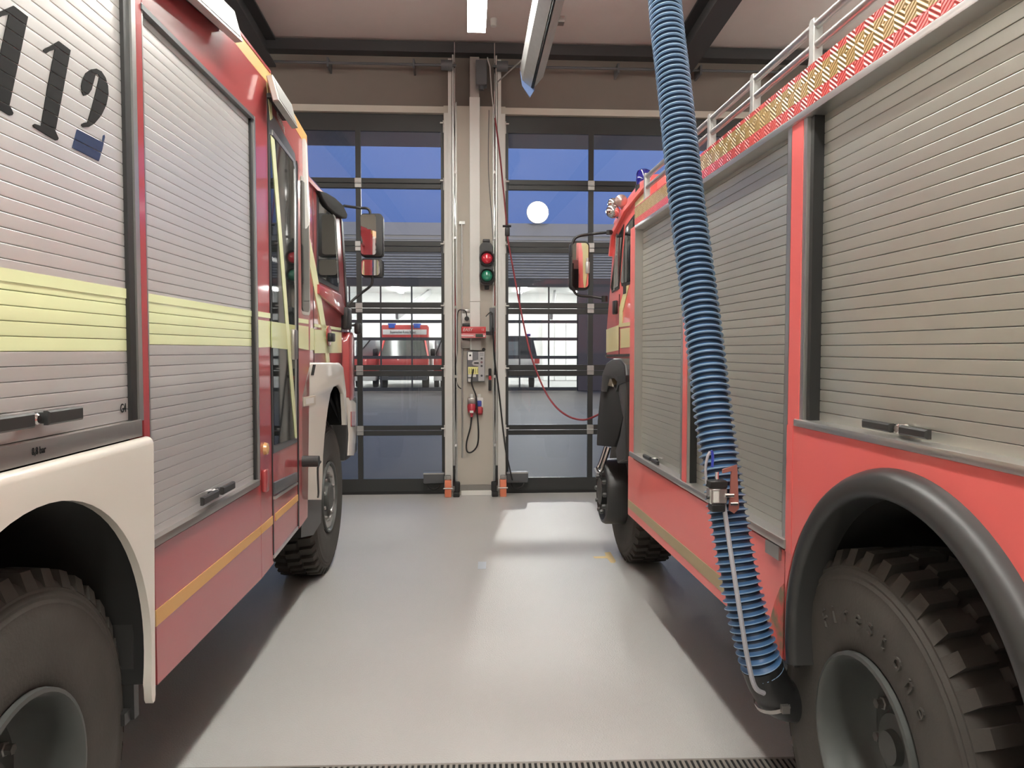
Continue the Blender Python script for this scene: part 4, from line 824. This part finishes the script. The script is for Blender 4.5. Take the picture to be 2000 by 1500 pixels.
# cab
c2 = -.12
T2.side('cab_side', [(4.60,1.54),(5.93,1.54),(5.92,1.80),(5.80,2.10),(5.70,2.42),(5.56,2.52),(5.2,2.60),(4.60,2.66)], c2, c2-.06, M['redR'], adj=False, bev=.03, seg=3, sel=lambda v: v.y > 5.3 or v.z > 2.5)
q = MB(); q.box(tuple(T2.p(c2-.06, 4.58, .9)), tuple(T2.p(-2.3, 5.75, 2.0))); q.build('cab_core', M['matte'], R2, smooth=0)
rt = T2.adj([onside2(x, y) for x, y in ((1196,440),(1199,428),(1206,414),(1217,396),(1232,374),(1247,354),(1256,349),(1268,347),(1310,338),(1310,395),(1240,425))], -.16)
q = MB(); q.prism([T2.p(-.16, y, z) for y, z in rt], [T2.p(-2.25, y, z) for y, z in rt], .03, 3); q.build('cab_roof', M['redR'], R2)
q = MB(); a = [(5.84,1.55),(5.97,1.58),(5.96,1.8),(5.86,2.1),(5.76,2.44),(5.66,2.48),(5.74,2.1)]
q.prism([T2.p(c2-.02, y, z) for y, z in a], [T2.p(-2.3, y, z) for y, z in a], .02, 2); q.build('cab_front', M['redR'], R2)
T2.side('gutter', [(4.62,2.60),(5.22,2.545),(5.62,2.44),(5.70,2.30),(5.73,2.31),(5.65,2.47),(5.23,2.575),(4.62,2.63)], c2+.025, c2-.01, M['redR'], adj=False)
T2.side('window_seal', [(5.31,2.475),(5.52,2.42),(5.745,2.07),(5.70,2.03),(5.45,2.04)], c2+.004, c2-.01, M['black'], adj=False); T2.side('cab_door_window', [(5.33,2.455),(5.51,2.405),(5.72,2.075),(5.69,2.05),(5.465,2.06)], c2+.008, c2, M['tint'], adj=False, smooth=0)
T2.side('window_seal', [(5.00,2.49),(5.25,2.45),(5.40,2.09),(5.36,2.05),(5.02,2.04),(5.00,2.08)], c2+.004, c2-.01, M['black'], adj=False); T2.side('cab_rear_window', [(5.02,2.465),(5.235,2.43),(5.375,2.09),(5.345,2.07),(5.04,2.06),(5.02,2.09)], c2+.008, c2, M['tint'], adj=False, smooth=0)
T2.side('window_trim', [(5.50,2.44),(5.525,2.44),(5.60,2.04),(5.575,2.04)], c2+.012, c2, M['chrome'], adj=False, smooth=0)
y2 = lambda pts: T2.side('reflective_stripe', pts, c2+.004, c2, M['paleyellow'], adj=False, smooth=0)
y2([(4.70,2.58),(4.98,2.56),(4.985,2.30),(4.86,2.10),(4.80,2.2),(4.78,2.45)]); y2([(5.14,2.04),(5.26,2.04),(5.44,1.90),(5.44,1.79),(5.34,1.79),(5.33,1.87)]); y2([(4.82,1.765),(5.45,1.765),(5.45,1.79),(4.82,1.79)]); y2([(4.82,1.625),(5.40,1.615),(5.40,1.75),(4.82,1.755)]); y2([(5.46,1.60),(5.90,1.58),(5.90,1.76),(5.46,1.78)])
T2.side('door_gap', [(5.44,1.56),(5.452,1.56),(5.452,2.0),(5.44,2.0)], c2+.003, c2-.01, M['black'], adj=False, smooth=0)
T2.side('step_line', [(4.95,1.56),(5.93,1.548),(5.93,1.566),(4.95,1.578)], c2+.008, c2-.01, M['flare'], adj=False, smooth=0)
q = MB(); q.box(tuple(T2.p(c2+.004, 5.48, 1.86)), tuple(T2.p(c2+.03, 5.56, 1.96)), .008); q.build('door_handle', M['black'], R2); q = MB(); q.box(tuple(T2.p(c2+.002, 5.22, 1.99)), tuple(T2.p(c2+.008, 5.30, 2.05))); q.build('badge', M['black'], R2, smooth=0)
# beacon and horns
bcn = thing_part('blue_beacon', R2)
d_ = atY(1257, 362, 5.1)-R2.location; bx, by, bz = d_.dot(n2), d_.dot(t2), atY(1257, 362, 5.1).z
blu = mat('beacon_blue', (.012,.012,.20), .08, coat=1)
MB().lathe([(.046,0),(.05,.03),(.05,.075),(.042,.095),(.025,.104),(0,.106)], (bx, by, bz), (0,0,1), 24).build('dome', blu, bcn); MB().cyl((bx, by, bz-.06), (bx, by, bz), .055, 20).build('base', M['black'], bcn)
hn = thing_part('signal_horns', R2)
for (px, py, rr, Y) in ((1197, 397, .040, 5.45), (1196, 412, .048, 5.35)):
    P_ = atY(px, py, Y); d_ = P_-R2.location; c = V(d_.dot(n2), d_.dot(t2), P_.z)
    q = MB(); q.lathe([(0,-.03),(.5*rr,-.028),(.85*rr,-.015),(rr,.01),(.98*rr,.03),(.8*rr,.045),(.35*rr,.06),(.25*rr,.30),(0,.30)], c, (.55,.75,-.05) if False else (.35,.9,0), 22); q.build('horn', M['chrome'], hn)
P_ = atY(1213, 392, 5.35); d_ = P_-R2.location; c = V(d_.dot(n2), d_.dot(t2), P_.z)
q = MB(); q.lathe([(0,-.02),(.038,-.016),(.044,.0),(.040,.016),(.02,.03),(0,.035)], c, (-.2,-1,0), 24); q.build('horn_flange', mat('dull_horn_metal', (.50,.38,.34), .3, .8), hn)
q = MB(); q.cyl(c+V(0,.03,-.02), c+V(.12,.10,-.14), .014, 8); q.build('horn_bracket', M['sill'], hn)
# front fender, step, wheel
rf = [onside2(x, y) for x, y in ((1222,742),(1219,712),(1210,700),(1196,700),(1184,708),(1176,728),(1170,770),(1166,820),(1165,868),(1172,868),(1200,872),(1206,850),(1216,800),(1205,760),(1195,733),(1188,735))]
T2.side('front_fender', [onside2(x, y) for x, y in ((1222,742),(1219,712),(1210,700),(1196,700),(1184,708),(1176,728),(1173,765),(1181,765),(1188,740),(1196,738),(1205,748))], .0, -.2, M['flare'], bev=.015, seg=3)
T2.side('front_fender', [onside2(x, y) for x, y in ((1223,742),(1222,900),(1205,905),(1201,880),(1210,850),(1216,815),(1207,770),(1209,745))], .0, -.15, M['flare'], bev=.015, seg=3)
T2.side('front_fender', [onside2(x, y) for x, y in ((1178,740),(1172,770),(1167,820),(1165,870),(1199,873),(1206,855),(1216,815),(1206,770),(1199,752),(1190,745))], -.02, -.06, M['matte'], bev=.01)
T2.side('fender_vent', [onside2(x, y) for x, y in ((1206,735),(1222,733),(1222,746),(1208,752),(1203,765))], .004, -.02, M['black'], smooth=0)
T2.side('headlamp', [onside2(x, y) for x, y in ((1178,752),(1181,738),(1188,733),(1194,740),(1196,756))], -.01, -.05, mat('amber_headlamp', (.22,.17,.11), .2), bev=.008)
st = [tuple(T2.p(-.10, *onside2(x, y))) for x, y in ((1191,876),(1180,905),(1172,921),(1166,920),(1164,910))]
def stp(px, py, Y=5.5): P_ = atY(px, py, Y); d_ = P_-R2.location; return V(d_.dot(n2), d_.dot(t2), P_.z)
q = MB(); q.tube(spline([stp(1190,874), stp(1180,902), stp(1174,919), stp(1167,921), stp(1163,912)], 5), .014, 10); q.tube(spline([stp(1183,872,5.6), stp(1173,902,5.6), stp(1167,914,5.6)], 5), .012, 8); q.build('step_bar', M['chrome'], R2)
T2.wheel(5.72, .535, -.20, .535, front=True)
q = MB(); q.lathe([(.25,-.20),(.245,-.02),(.235,0.),(.215,.005),(.19,-.03),(.1,-.03),(.1,.02),(0,.025)], T2.p(-.05, 5.70, .535), (-1,0,0), 40); hub = q.build('hub_extension', M['flare'], R2, smooth=35)
q = MB()
nb = None
for i in range(10):
    th = 2*PI*i/10; c = T2.p(-.02, 5.70+.155*math.cos(th), .535+.155*math.sin(th))
    if nb is None: nb = MB().lathe([(0,-.03),(.018,-.03),(.018,-.012),(.012,-.004),(0,-.004)], (0,0,0), (-1,0,0), 6).build('wheel_nut', M['rim'], hub); nb.location = c
    else: copy(nb, hub, c)
# mirror
m2 = thing_part('wing_mirror', R2); Ym = 5.75
def mp2(px, py, Y=Ym):
    P_ = atY(px, py, Y); d = P_-R2.location; return V(d.dot(n2), d.dot(t2), P_.z)
q = MB(); q.tube(spline([mp2(1198,453,5.6), mp2(1165,456), mp2(1135,460), mp2(1123,466), mp2(1118,478), mp2(1115,500)], 5), .0105, 8); q.build('mirror_arm', M['black'], m2); q = MB(); q.tube(spline([mp2(1118,560), mp2(1122,570), mp2(1132,577), mp2(1160,580), mp2(1184,584,5.7)], 5), .0105, 8); q.build('mirror_arm', M['black'], m2)
q = MB(); q.cyl(mp2(1190,450,5.6), mp2(1190,458,5.6), .022, 10); q.cyl(mp2(1181,578,5.7), mp2(1181,590,5.7), .024, 10); q.build('arm_joint', M['black'], m2)
a, b = mp2(1114, 566), mp2(1152, 471); rr = roundrect(a.x, b.x, a.z, b.z, .035)
q = MB(); q.prism([V(x, a.y, z) for x, z in rr], [V(x, a.y+.09, z) for x, z in rr], .008, 2); q.build('mirror_housing', M['black'], m2)
a, b = mp2(1117, 562), mp2(1149, 475); rr = roundrect(a.x, b.x, a.z, b.z, .028)
q = MB(); q.prism([V(x, a.y-.016+(x-a.x)*.03, z) for x, z in rr], [V(x, a.y+.002, z) for x, z in rr]); q.build('mirror_glass', M['mirror'], m2, smooth=0)
a = mp2(1147, 520); q = MB(); q.box((a.x-.012, a.y-.03, a.z-.055), (a.x+.014, a.y+.0, a.z+.03), .005); q.cyl((a.x, a.y-.02, a.z+.02), (a.x, a.y-.02, a.z+.06), .008, 8); q.build('mirror_clamp', M['galv'], m2)

# ------------------------------------------------------------------ the yard and the hall across it
yd = MB(); yd.box((-60, WY+.3, -.2), (60, 75, -.012)); yd_o = yd.build('yard', mat('yard_asphalt', (.25,.20,.14), .6, noise=.15, nscale=.6), smooth=0); struct(yd_o, 'grey paved yard outside the doors')
can = MB(); can.box((-14, WY+.33, 4.43), (14, 10.9, 4.75)); struct(can.build('trim_8', mat('canopy_soffit', (.75,.70,.68), .8), smooth=0), 'dark soffit of the eaves outside the doors')
for x in (-7., 8.):  # unseen lamps added to light the facade opposite and the yard
    t = thing('facade_fill_light', 'added unseen lamp above the %s, brightening the hall across the yard' % ('left door' if x < 0 else 'right door'), 'floodlight', (x, 10.9, 6.6))
    MB().box((-.25,-.12,-.18),(.25,.0,.18),.02).build('housing', M['galv'], t); MB().box((-.04,-.3,-1.85),(.04,-.12,.1)).build('bracket', M['sill'], t, smooth=0)
    MB().box((-.22,.0,-.15),(.22,.006,.15)).build('lens', mat('fill_lens', (1.,.95,.86), .5, emit=6.), t, smooth=0)
    sd = bpy.data.lights.new('fill_lamp', 'SPOT'); sd.energy = FACADE_FILL; sd.color = (1.,.90,.74); sd.spot_size = math.radians(56); sd.spot_blend = .6; sd.shadow_soft_size = .15
    so_ = bpy.data.objects.new('lamp', sd); C.objects.link(so_); so_.parent = t; so_.location = (0, .06, 0); so_.rotation_euler = (math.radians(89), 0, math.radians(14 if x > 0 else -12))
BYF = 30.
def bz(py): return CAM_H+(684-py)*.02
def bx(px): return (px-915)*.02
FB = thing('station_hall', 'grey hall with lit glazed sectional doors across the yard', 'building', (0, BYF, 0))
clad = mat('grey_blue_cladding', (.42,.42,.42), .5, .2); dk = mat('dark_hall_frame', (.05,.052,.055), .5); par = mat('grey_parapet', (.55,.53,.50), .6); wh = mat('hall_white', (.85,.85,.83), .7)
q = MB(); q.box((-22, 0, bz(462)), (22, .5, bz(438))); q.build('parapet', par, FB, smooth=0)
q = MB(); q.box((-22, .1, bz(490)), (22, .5, bz(462)))
for k in range(3): q.box((-22, .02, bz(470+k*6)), (22, .1, bz(467+k*6)))
q.build('cornice', par, FB, smooth=0)
q = MB(); z = bz(545)
while z < bz(490):
    q.prism([V(-22, y, z+dz) for y, dz in ((.12,0),(.03,.03),(.03,.07),(.12,.10))], [V(22, y, z+dz) for y, dz in ((.12,0),(.03,.03),(.03,.07),(.12,.10))]); z += .105
q.box((-22,.12,bz(546)),(22,.4,bz(489))); q.build('corrugated_cladding', clad, FB, smooth=0)
q = MB(); q.box((-22, .05, bz(560)), (22, .4, bz(545))); q.build('lintel', dk, FB, smooth=0)
ox = [(-18.1,-13.5),(-12.2,-7.5),(-5.8,-1.0),(.86,4.31),(6.5,11.1),(12.4,17.)]
edges = [-22]+[v for a in ox for v in a]+[22]
for i in range(0, len(edges), 2): MB().box((edges[i], .05, 0), (edges[i+1], .4, bz(560))).build('pier', dk if i != 8 else mat('reddish_reflection_pier', (.10,.08,.085), .5), FB, smooth=0)  # one pier tinted to imitate reddish reflections on the dark wall
rz = [bz(v) for v in (594, 628, 662, 698, 732)]
for n_d, (a, b) in enumerate(ox):
    dd = thing_part('sectional_door', FB, (0, .2, 0)); cols = 4 if b-a > 4 else 3; pw = (b-a)/cols
    for k in range(cols+1): MB().box((a+k*pw-.03, -.03, .1), (a+k*pw+.03, .03, bz(560))).build('mullion', dk, dd, smooth=0)
    for z in rz: MB().box((a, -.035, z-.06), (b, .035, z+.06)).build('rail', dk, dd, smooth=0)
    MB().box((a, -.035, 0), (b, .035, .14)).build('rail', dk, dd, smooth=0)
    if n_d in (2, 3):
        zz = [.14]+sorted(rz)+[bz(560)]
        for z0, z1 in zip(zz, zz[1:]):
            for k in range(cols): MB().box((a+k*pw+.03, -.004, z0), (a+(k+1)*pw-.03, .004, z1)).build('pane', M['glass'], dd, smooth=0)
    else:
        MB().box((a, -.004, .1), (b, .004, bz(560))).build('glazing', M['glass'], dd, smooth=0)
q = MB(); q.box((-22, .4, -.01), (22, 11, .005)); q.build('hall_floor', mat('hall_floor_grey', (.35,.35,.35), .4), FB, smooth=0)
q = MB(); q.box((-22, 10.8, 0), (22, 11, 6)); q.box((-22, .4, 4.6), (22, 11, 4.75)); q.box((-22, .4, 0), (-21.8, 11, 4.7)); q.box((21.8, .4, 0), (22, 11, 4.7)); q.build('hall_shell', wh, FB, smooth=0)
q = MB(); q.box((-22,.3,4.75),(22,11,6.0)); q.build('roof_block', par, FB, smooth=0)
for x in (-2.9, 3.4): q = MB(); q.beam((x, 1.5, 3.0), (x+1.0, 9, 4.55), .12, .3); q.build('roof_brace', mat('brace_grey', (.45,.45,.45), .6), FB, smooth=0)
hl = mat('hall_lamp_diffuser', (1.,.96,.9), .5, emit=HALL_LAMP)
for x in (-15, -9.8, -6.5, -3.4, -.2, 2.6, 5.6, 9, 14.5):
    MB().box((x-.12, 1.2, 4.50), (x+.12, 9.5, 4.58)).build('hall_lamp', hl, FB, smooth=0)
# floodlight on the parapet of the hall
fx, fz = atY(1050, 415, 29.6).x, atY(1050, 415, 29.6).z
t = thing('floodlight', 'round bright floodlight on the parapet of the hall across the yard', 'floodlight', (fx, 29.6, fz))
MB().lathe([(0,0),(.40,0),(.40,-.02)], (0,-.02,0), (0,-1,0), 32).build('lens', mat('floodlight_emitter', (1.,.96,.88), .4, emit=FLOOD), t)
MB().lathe([(0,.25),(.3,.22),(.43,.05),(.43,-.04),(.40,-.04),(.40,0),(0,0)], (0,0,0), (0,1,0), 32).build('housing', M['galv'], t); q = MB(); q.box((-.03,.1,bz(438)-fz+.0),(.03,.5,-.2)); q.box((-.03,.2,-.3),(.03,.4,.0)); q.build('bracket', M['sill'], t, smooth=0)
# rescue ambulance behind the left door
AY = 32.3; sc = AY/1500
def ax_(px): return (px-915)*sc
def az_(py): return CAM_H+(684-py)*sc
am = thing('ambulance', 'red and white ambulance with blue beacons inside the hall, behind the left door', 'ambulance', (ax_(789), AY, 0)); X0 = ax_(789)
rw = mat('ambulance_red', (.70,.10,.09), .35, coat=.5); aw = mat('ambulance_white', (.80,.78,.76), .4)
q = MB(); q.box((-1.02,1.2,.5),(1.02,5.2,az_(636))); q.build('box_body', aw, am)
q = MB(); q.prism([V(x,.75,z) for x,z in ((-.98,az_(661)),(.98,az_(661)),(1.02,az_(640)),(.95,az_(634)),(-.95,az_(634)),(-1.02,az_(640)))],[V(x,1.25,z) for x,z in ((-.98,az_(661)),(.98,az_(661)),(1.02,az_(640)),(.95,az_(634)),(-.95,az_(634)),(-1.02,az_(640)))]); q.build('roof_front', rw, am)
q = MB(); q.box((-.93,.735,az_(653)),(.93,.76,az_(643))); q.build('white_band', aw, am, smooth=0)
MB().text('Bayerisches Rotes Kreuz', lambda u,v,w_: V(-.62+u,.73-w_,az_(650.5)+v), .16, .002, .68).build('lettering', M['ink'], am, smooth=0)
for x in (-.55, .52): MB().cyl((x,.85,az_(640)),(x,.85,az_(631)),.17,20).build('beacon', mat('hall_beacon_blue', (.05,.12,.5), .2), am)
q = MB(); q.prism([V(x,y,z) for x,y,z in ((-.98,.2,az_(696)),(.98,.2,az_(696)),(.80,.74,az_(662)),(-.80,.74,az_(662)))],[V(x,y+.06,z) for x,y,z in ((-.98,.2,az_(696)),(.98,.2,az_(696)),(.80,.74,az_(662)),(-.80,.74,az_(662)))]); q.build('windscreen', mat('ambulance_windscreen', (.10,.11,.10), .1), am, smooth=0)
for s_ in (-1,1): q = MB(); q.beam((s_*1.02,.18,az_(697)),(s_*.84,.74,az_(661)),.07,.06); q.build('pillar', rw, am, smooth=0)
q = MB(); q.box((-1.02,.0,az_(722)),(1.02,1.3,az_(697)),.05); q.build('bonnet', rw, am); q = MB(); q.box((-1.0,-.12,.35),(1.0,.5,az_(722)),.05); q.build('front_bumper', mat('ambulance_grey', (.12,.12,.13), .4), am)
q = MB(); q.box((-.45,-.13,az_(728)),(.45,-.1,az_(724))); q.build('grille', M['chrome'], am, smooth=0)
for s_ in (-1,1):
    q = MB(); q.box((s_*.95,-.14,az_(735)),(s_*.6,-.1,az_(727)),.03); q.build('headlamp', mat('headlamp_clear', (.6,.6,.62), .15), am)
    q = MB(); q.box((s_*1.1,.35,az_(697)),(s_*1.32,.5,az_(681)),.05); q.build('side_mirror', M['black'], am)
    q = MB(); q.cyl((s_*.75,.7,.36),(s_*1.02,.7,.36),.36,20); q.build('wheel', M['rubber'], am)
# white red sides beyond the ambulance
for x0, x1, lab in ((ax_(690), ax_(733), 'red and white vehicle left of the ambulance in the hall'), (ax_(846), ax_(868), 'red and white vehicle right of the ambulance in the hall')):
    v_ = thing('parked_van', lab, 'van', ((x0+x1)/2, AY+.6, 0)); h_ = (x1-x0)/2
    MB().box((-h_,0,.55),(h_,4,az_(697)),.05).build('lower_body', rw, v_); MB().box((-h_+.03,.3,az_(697)),(h_-.03,3.9,az_(664)),.06).build('cabin_glass', mat('van_glass', (.35,.37,.38), .1), v_)
    MB().box((-h_,-.05,.3),(h_,3.9,.55),.04).build('bumper', aw, v_)
    for s_ in (-1,1): MB().cyl((s_*(h_-.2),.7,.33),(s_*h_,.7,.33),.33,18).build('wheel', M['rubber'], v_)
    q = MB(); q.beam((-h_+.05,.25,az_(697)),(h_*.4,.28,az_(664)),.05,.05); q.build('pillar', M['black'], v_, smooth=0)
# dark van behind the right door
v_ = thing('parked_van', 'dark fronted van with a white bumper inside the hall, behind the right door', 'van', (ax_(1018), AY, 0)); X1 = ax_(1018)
L_ = lambda px: ax_(px)-X1
dg = mat('van_dark', (.07,.075,.085), .3)
q = MB(); q.prism([V(x,.1,z) for x,z in ((L_(980),az_(698)),(L_(1050),az_(698)),(L_(1042),az_(662)),(L_(1030),az_(656)),(L_(984),az_(656)))],[V(x,3.6,z) for x,z in ((L_(980),az_(698)),(L_(1050),az_(698)),(L_(1042),az_(662)),(L_(1030),az_(656)),(L_(984),az_(656)))]); q.build('cabin', dg, v_, smooth=0)
q = MB(); q.prism([V(x,.09,z) for x,z in ((L_(990),az_(694)),(L_(1012),az_(694)),(L_(1012),az_(667)),(L_(991),az_(667)))],[V(x,.11,z) for x,z in ((L_(990),az_(694)),(L_(1012),az_(694)),(L_(1012),az_(667)),(L_(991),az_(667)))]); q.build('side_window', mat('van_window', (.30,.33,.36), .1), v_, smooth=0)
MB().box((L_(980),0,az_(714)),(L_(1052),3.6,az_(699)),.04).build('white_panel', aw, v_); MB().box((L_(1044),-.02,az_(710)),(L_(1054),.05,az_(700))).build('rear_lamp', rw, v_, smooth=0)
MB().box((L_(982),-.05,az_(738)),(L_(1050),3.6,az_(714)),.05).build('lower_body', dg, v_); MB().box((L_(1008),-.08,az_(732)),(L_(1040),-.04,az_(727))).build('trim_strip', M['chrome'], v_, smooth=0)
for s_ in (L_(988), L_(1040)): MB().cyl((s_-.1,.5,.33),(s_+.1,.5,.33),.33,18).build('wheel', M['rubber'], v_)
MB().box((L_(1028),-.1,az_(657)),(L_(1036),.2,az_(652)),.02).build('blue_lamp', mat('hall_beacon_violet', (.08,.06,.35), .2), v_)
# cabinets at the back wall of the hall, right
t = thing('wall_locker', 'white locker wall at the back of the hall, behind the right door', 'locker', (5.0, 40.3, 0))
for k in range(4): MB().box((-1.1+k*.6,-.3,.02),(-.52+k*.6,.3,3.2),.01).build('locker_door', wh, t, smooth=0)
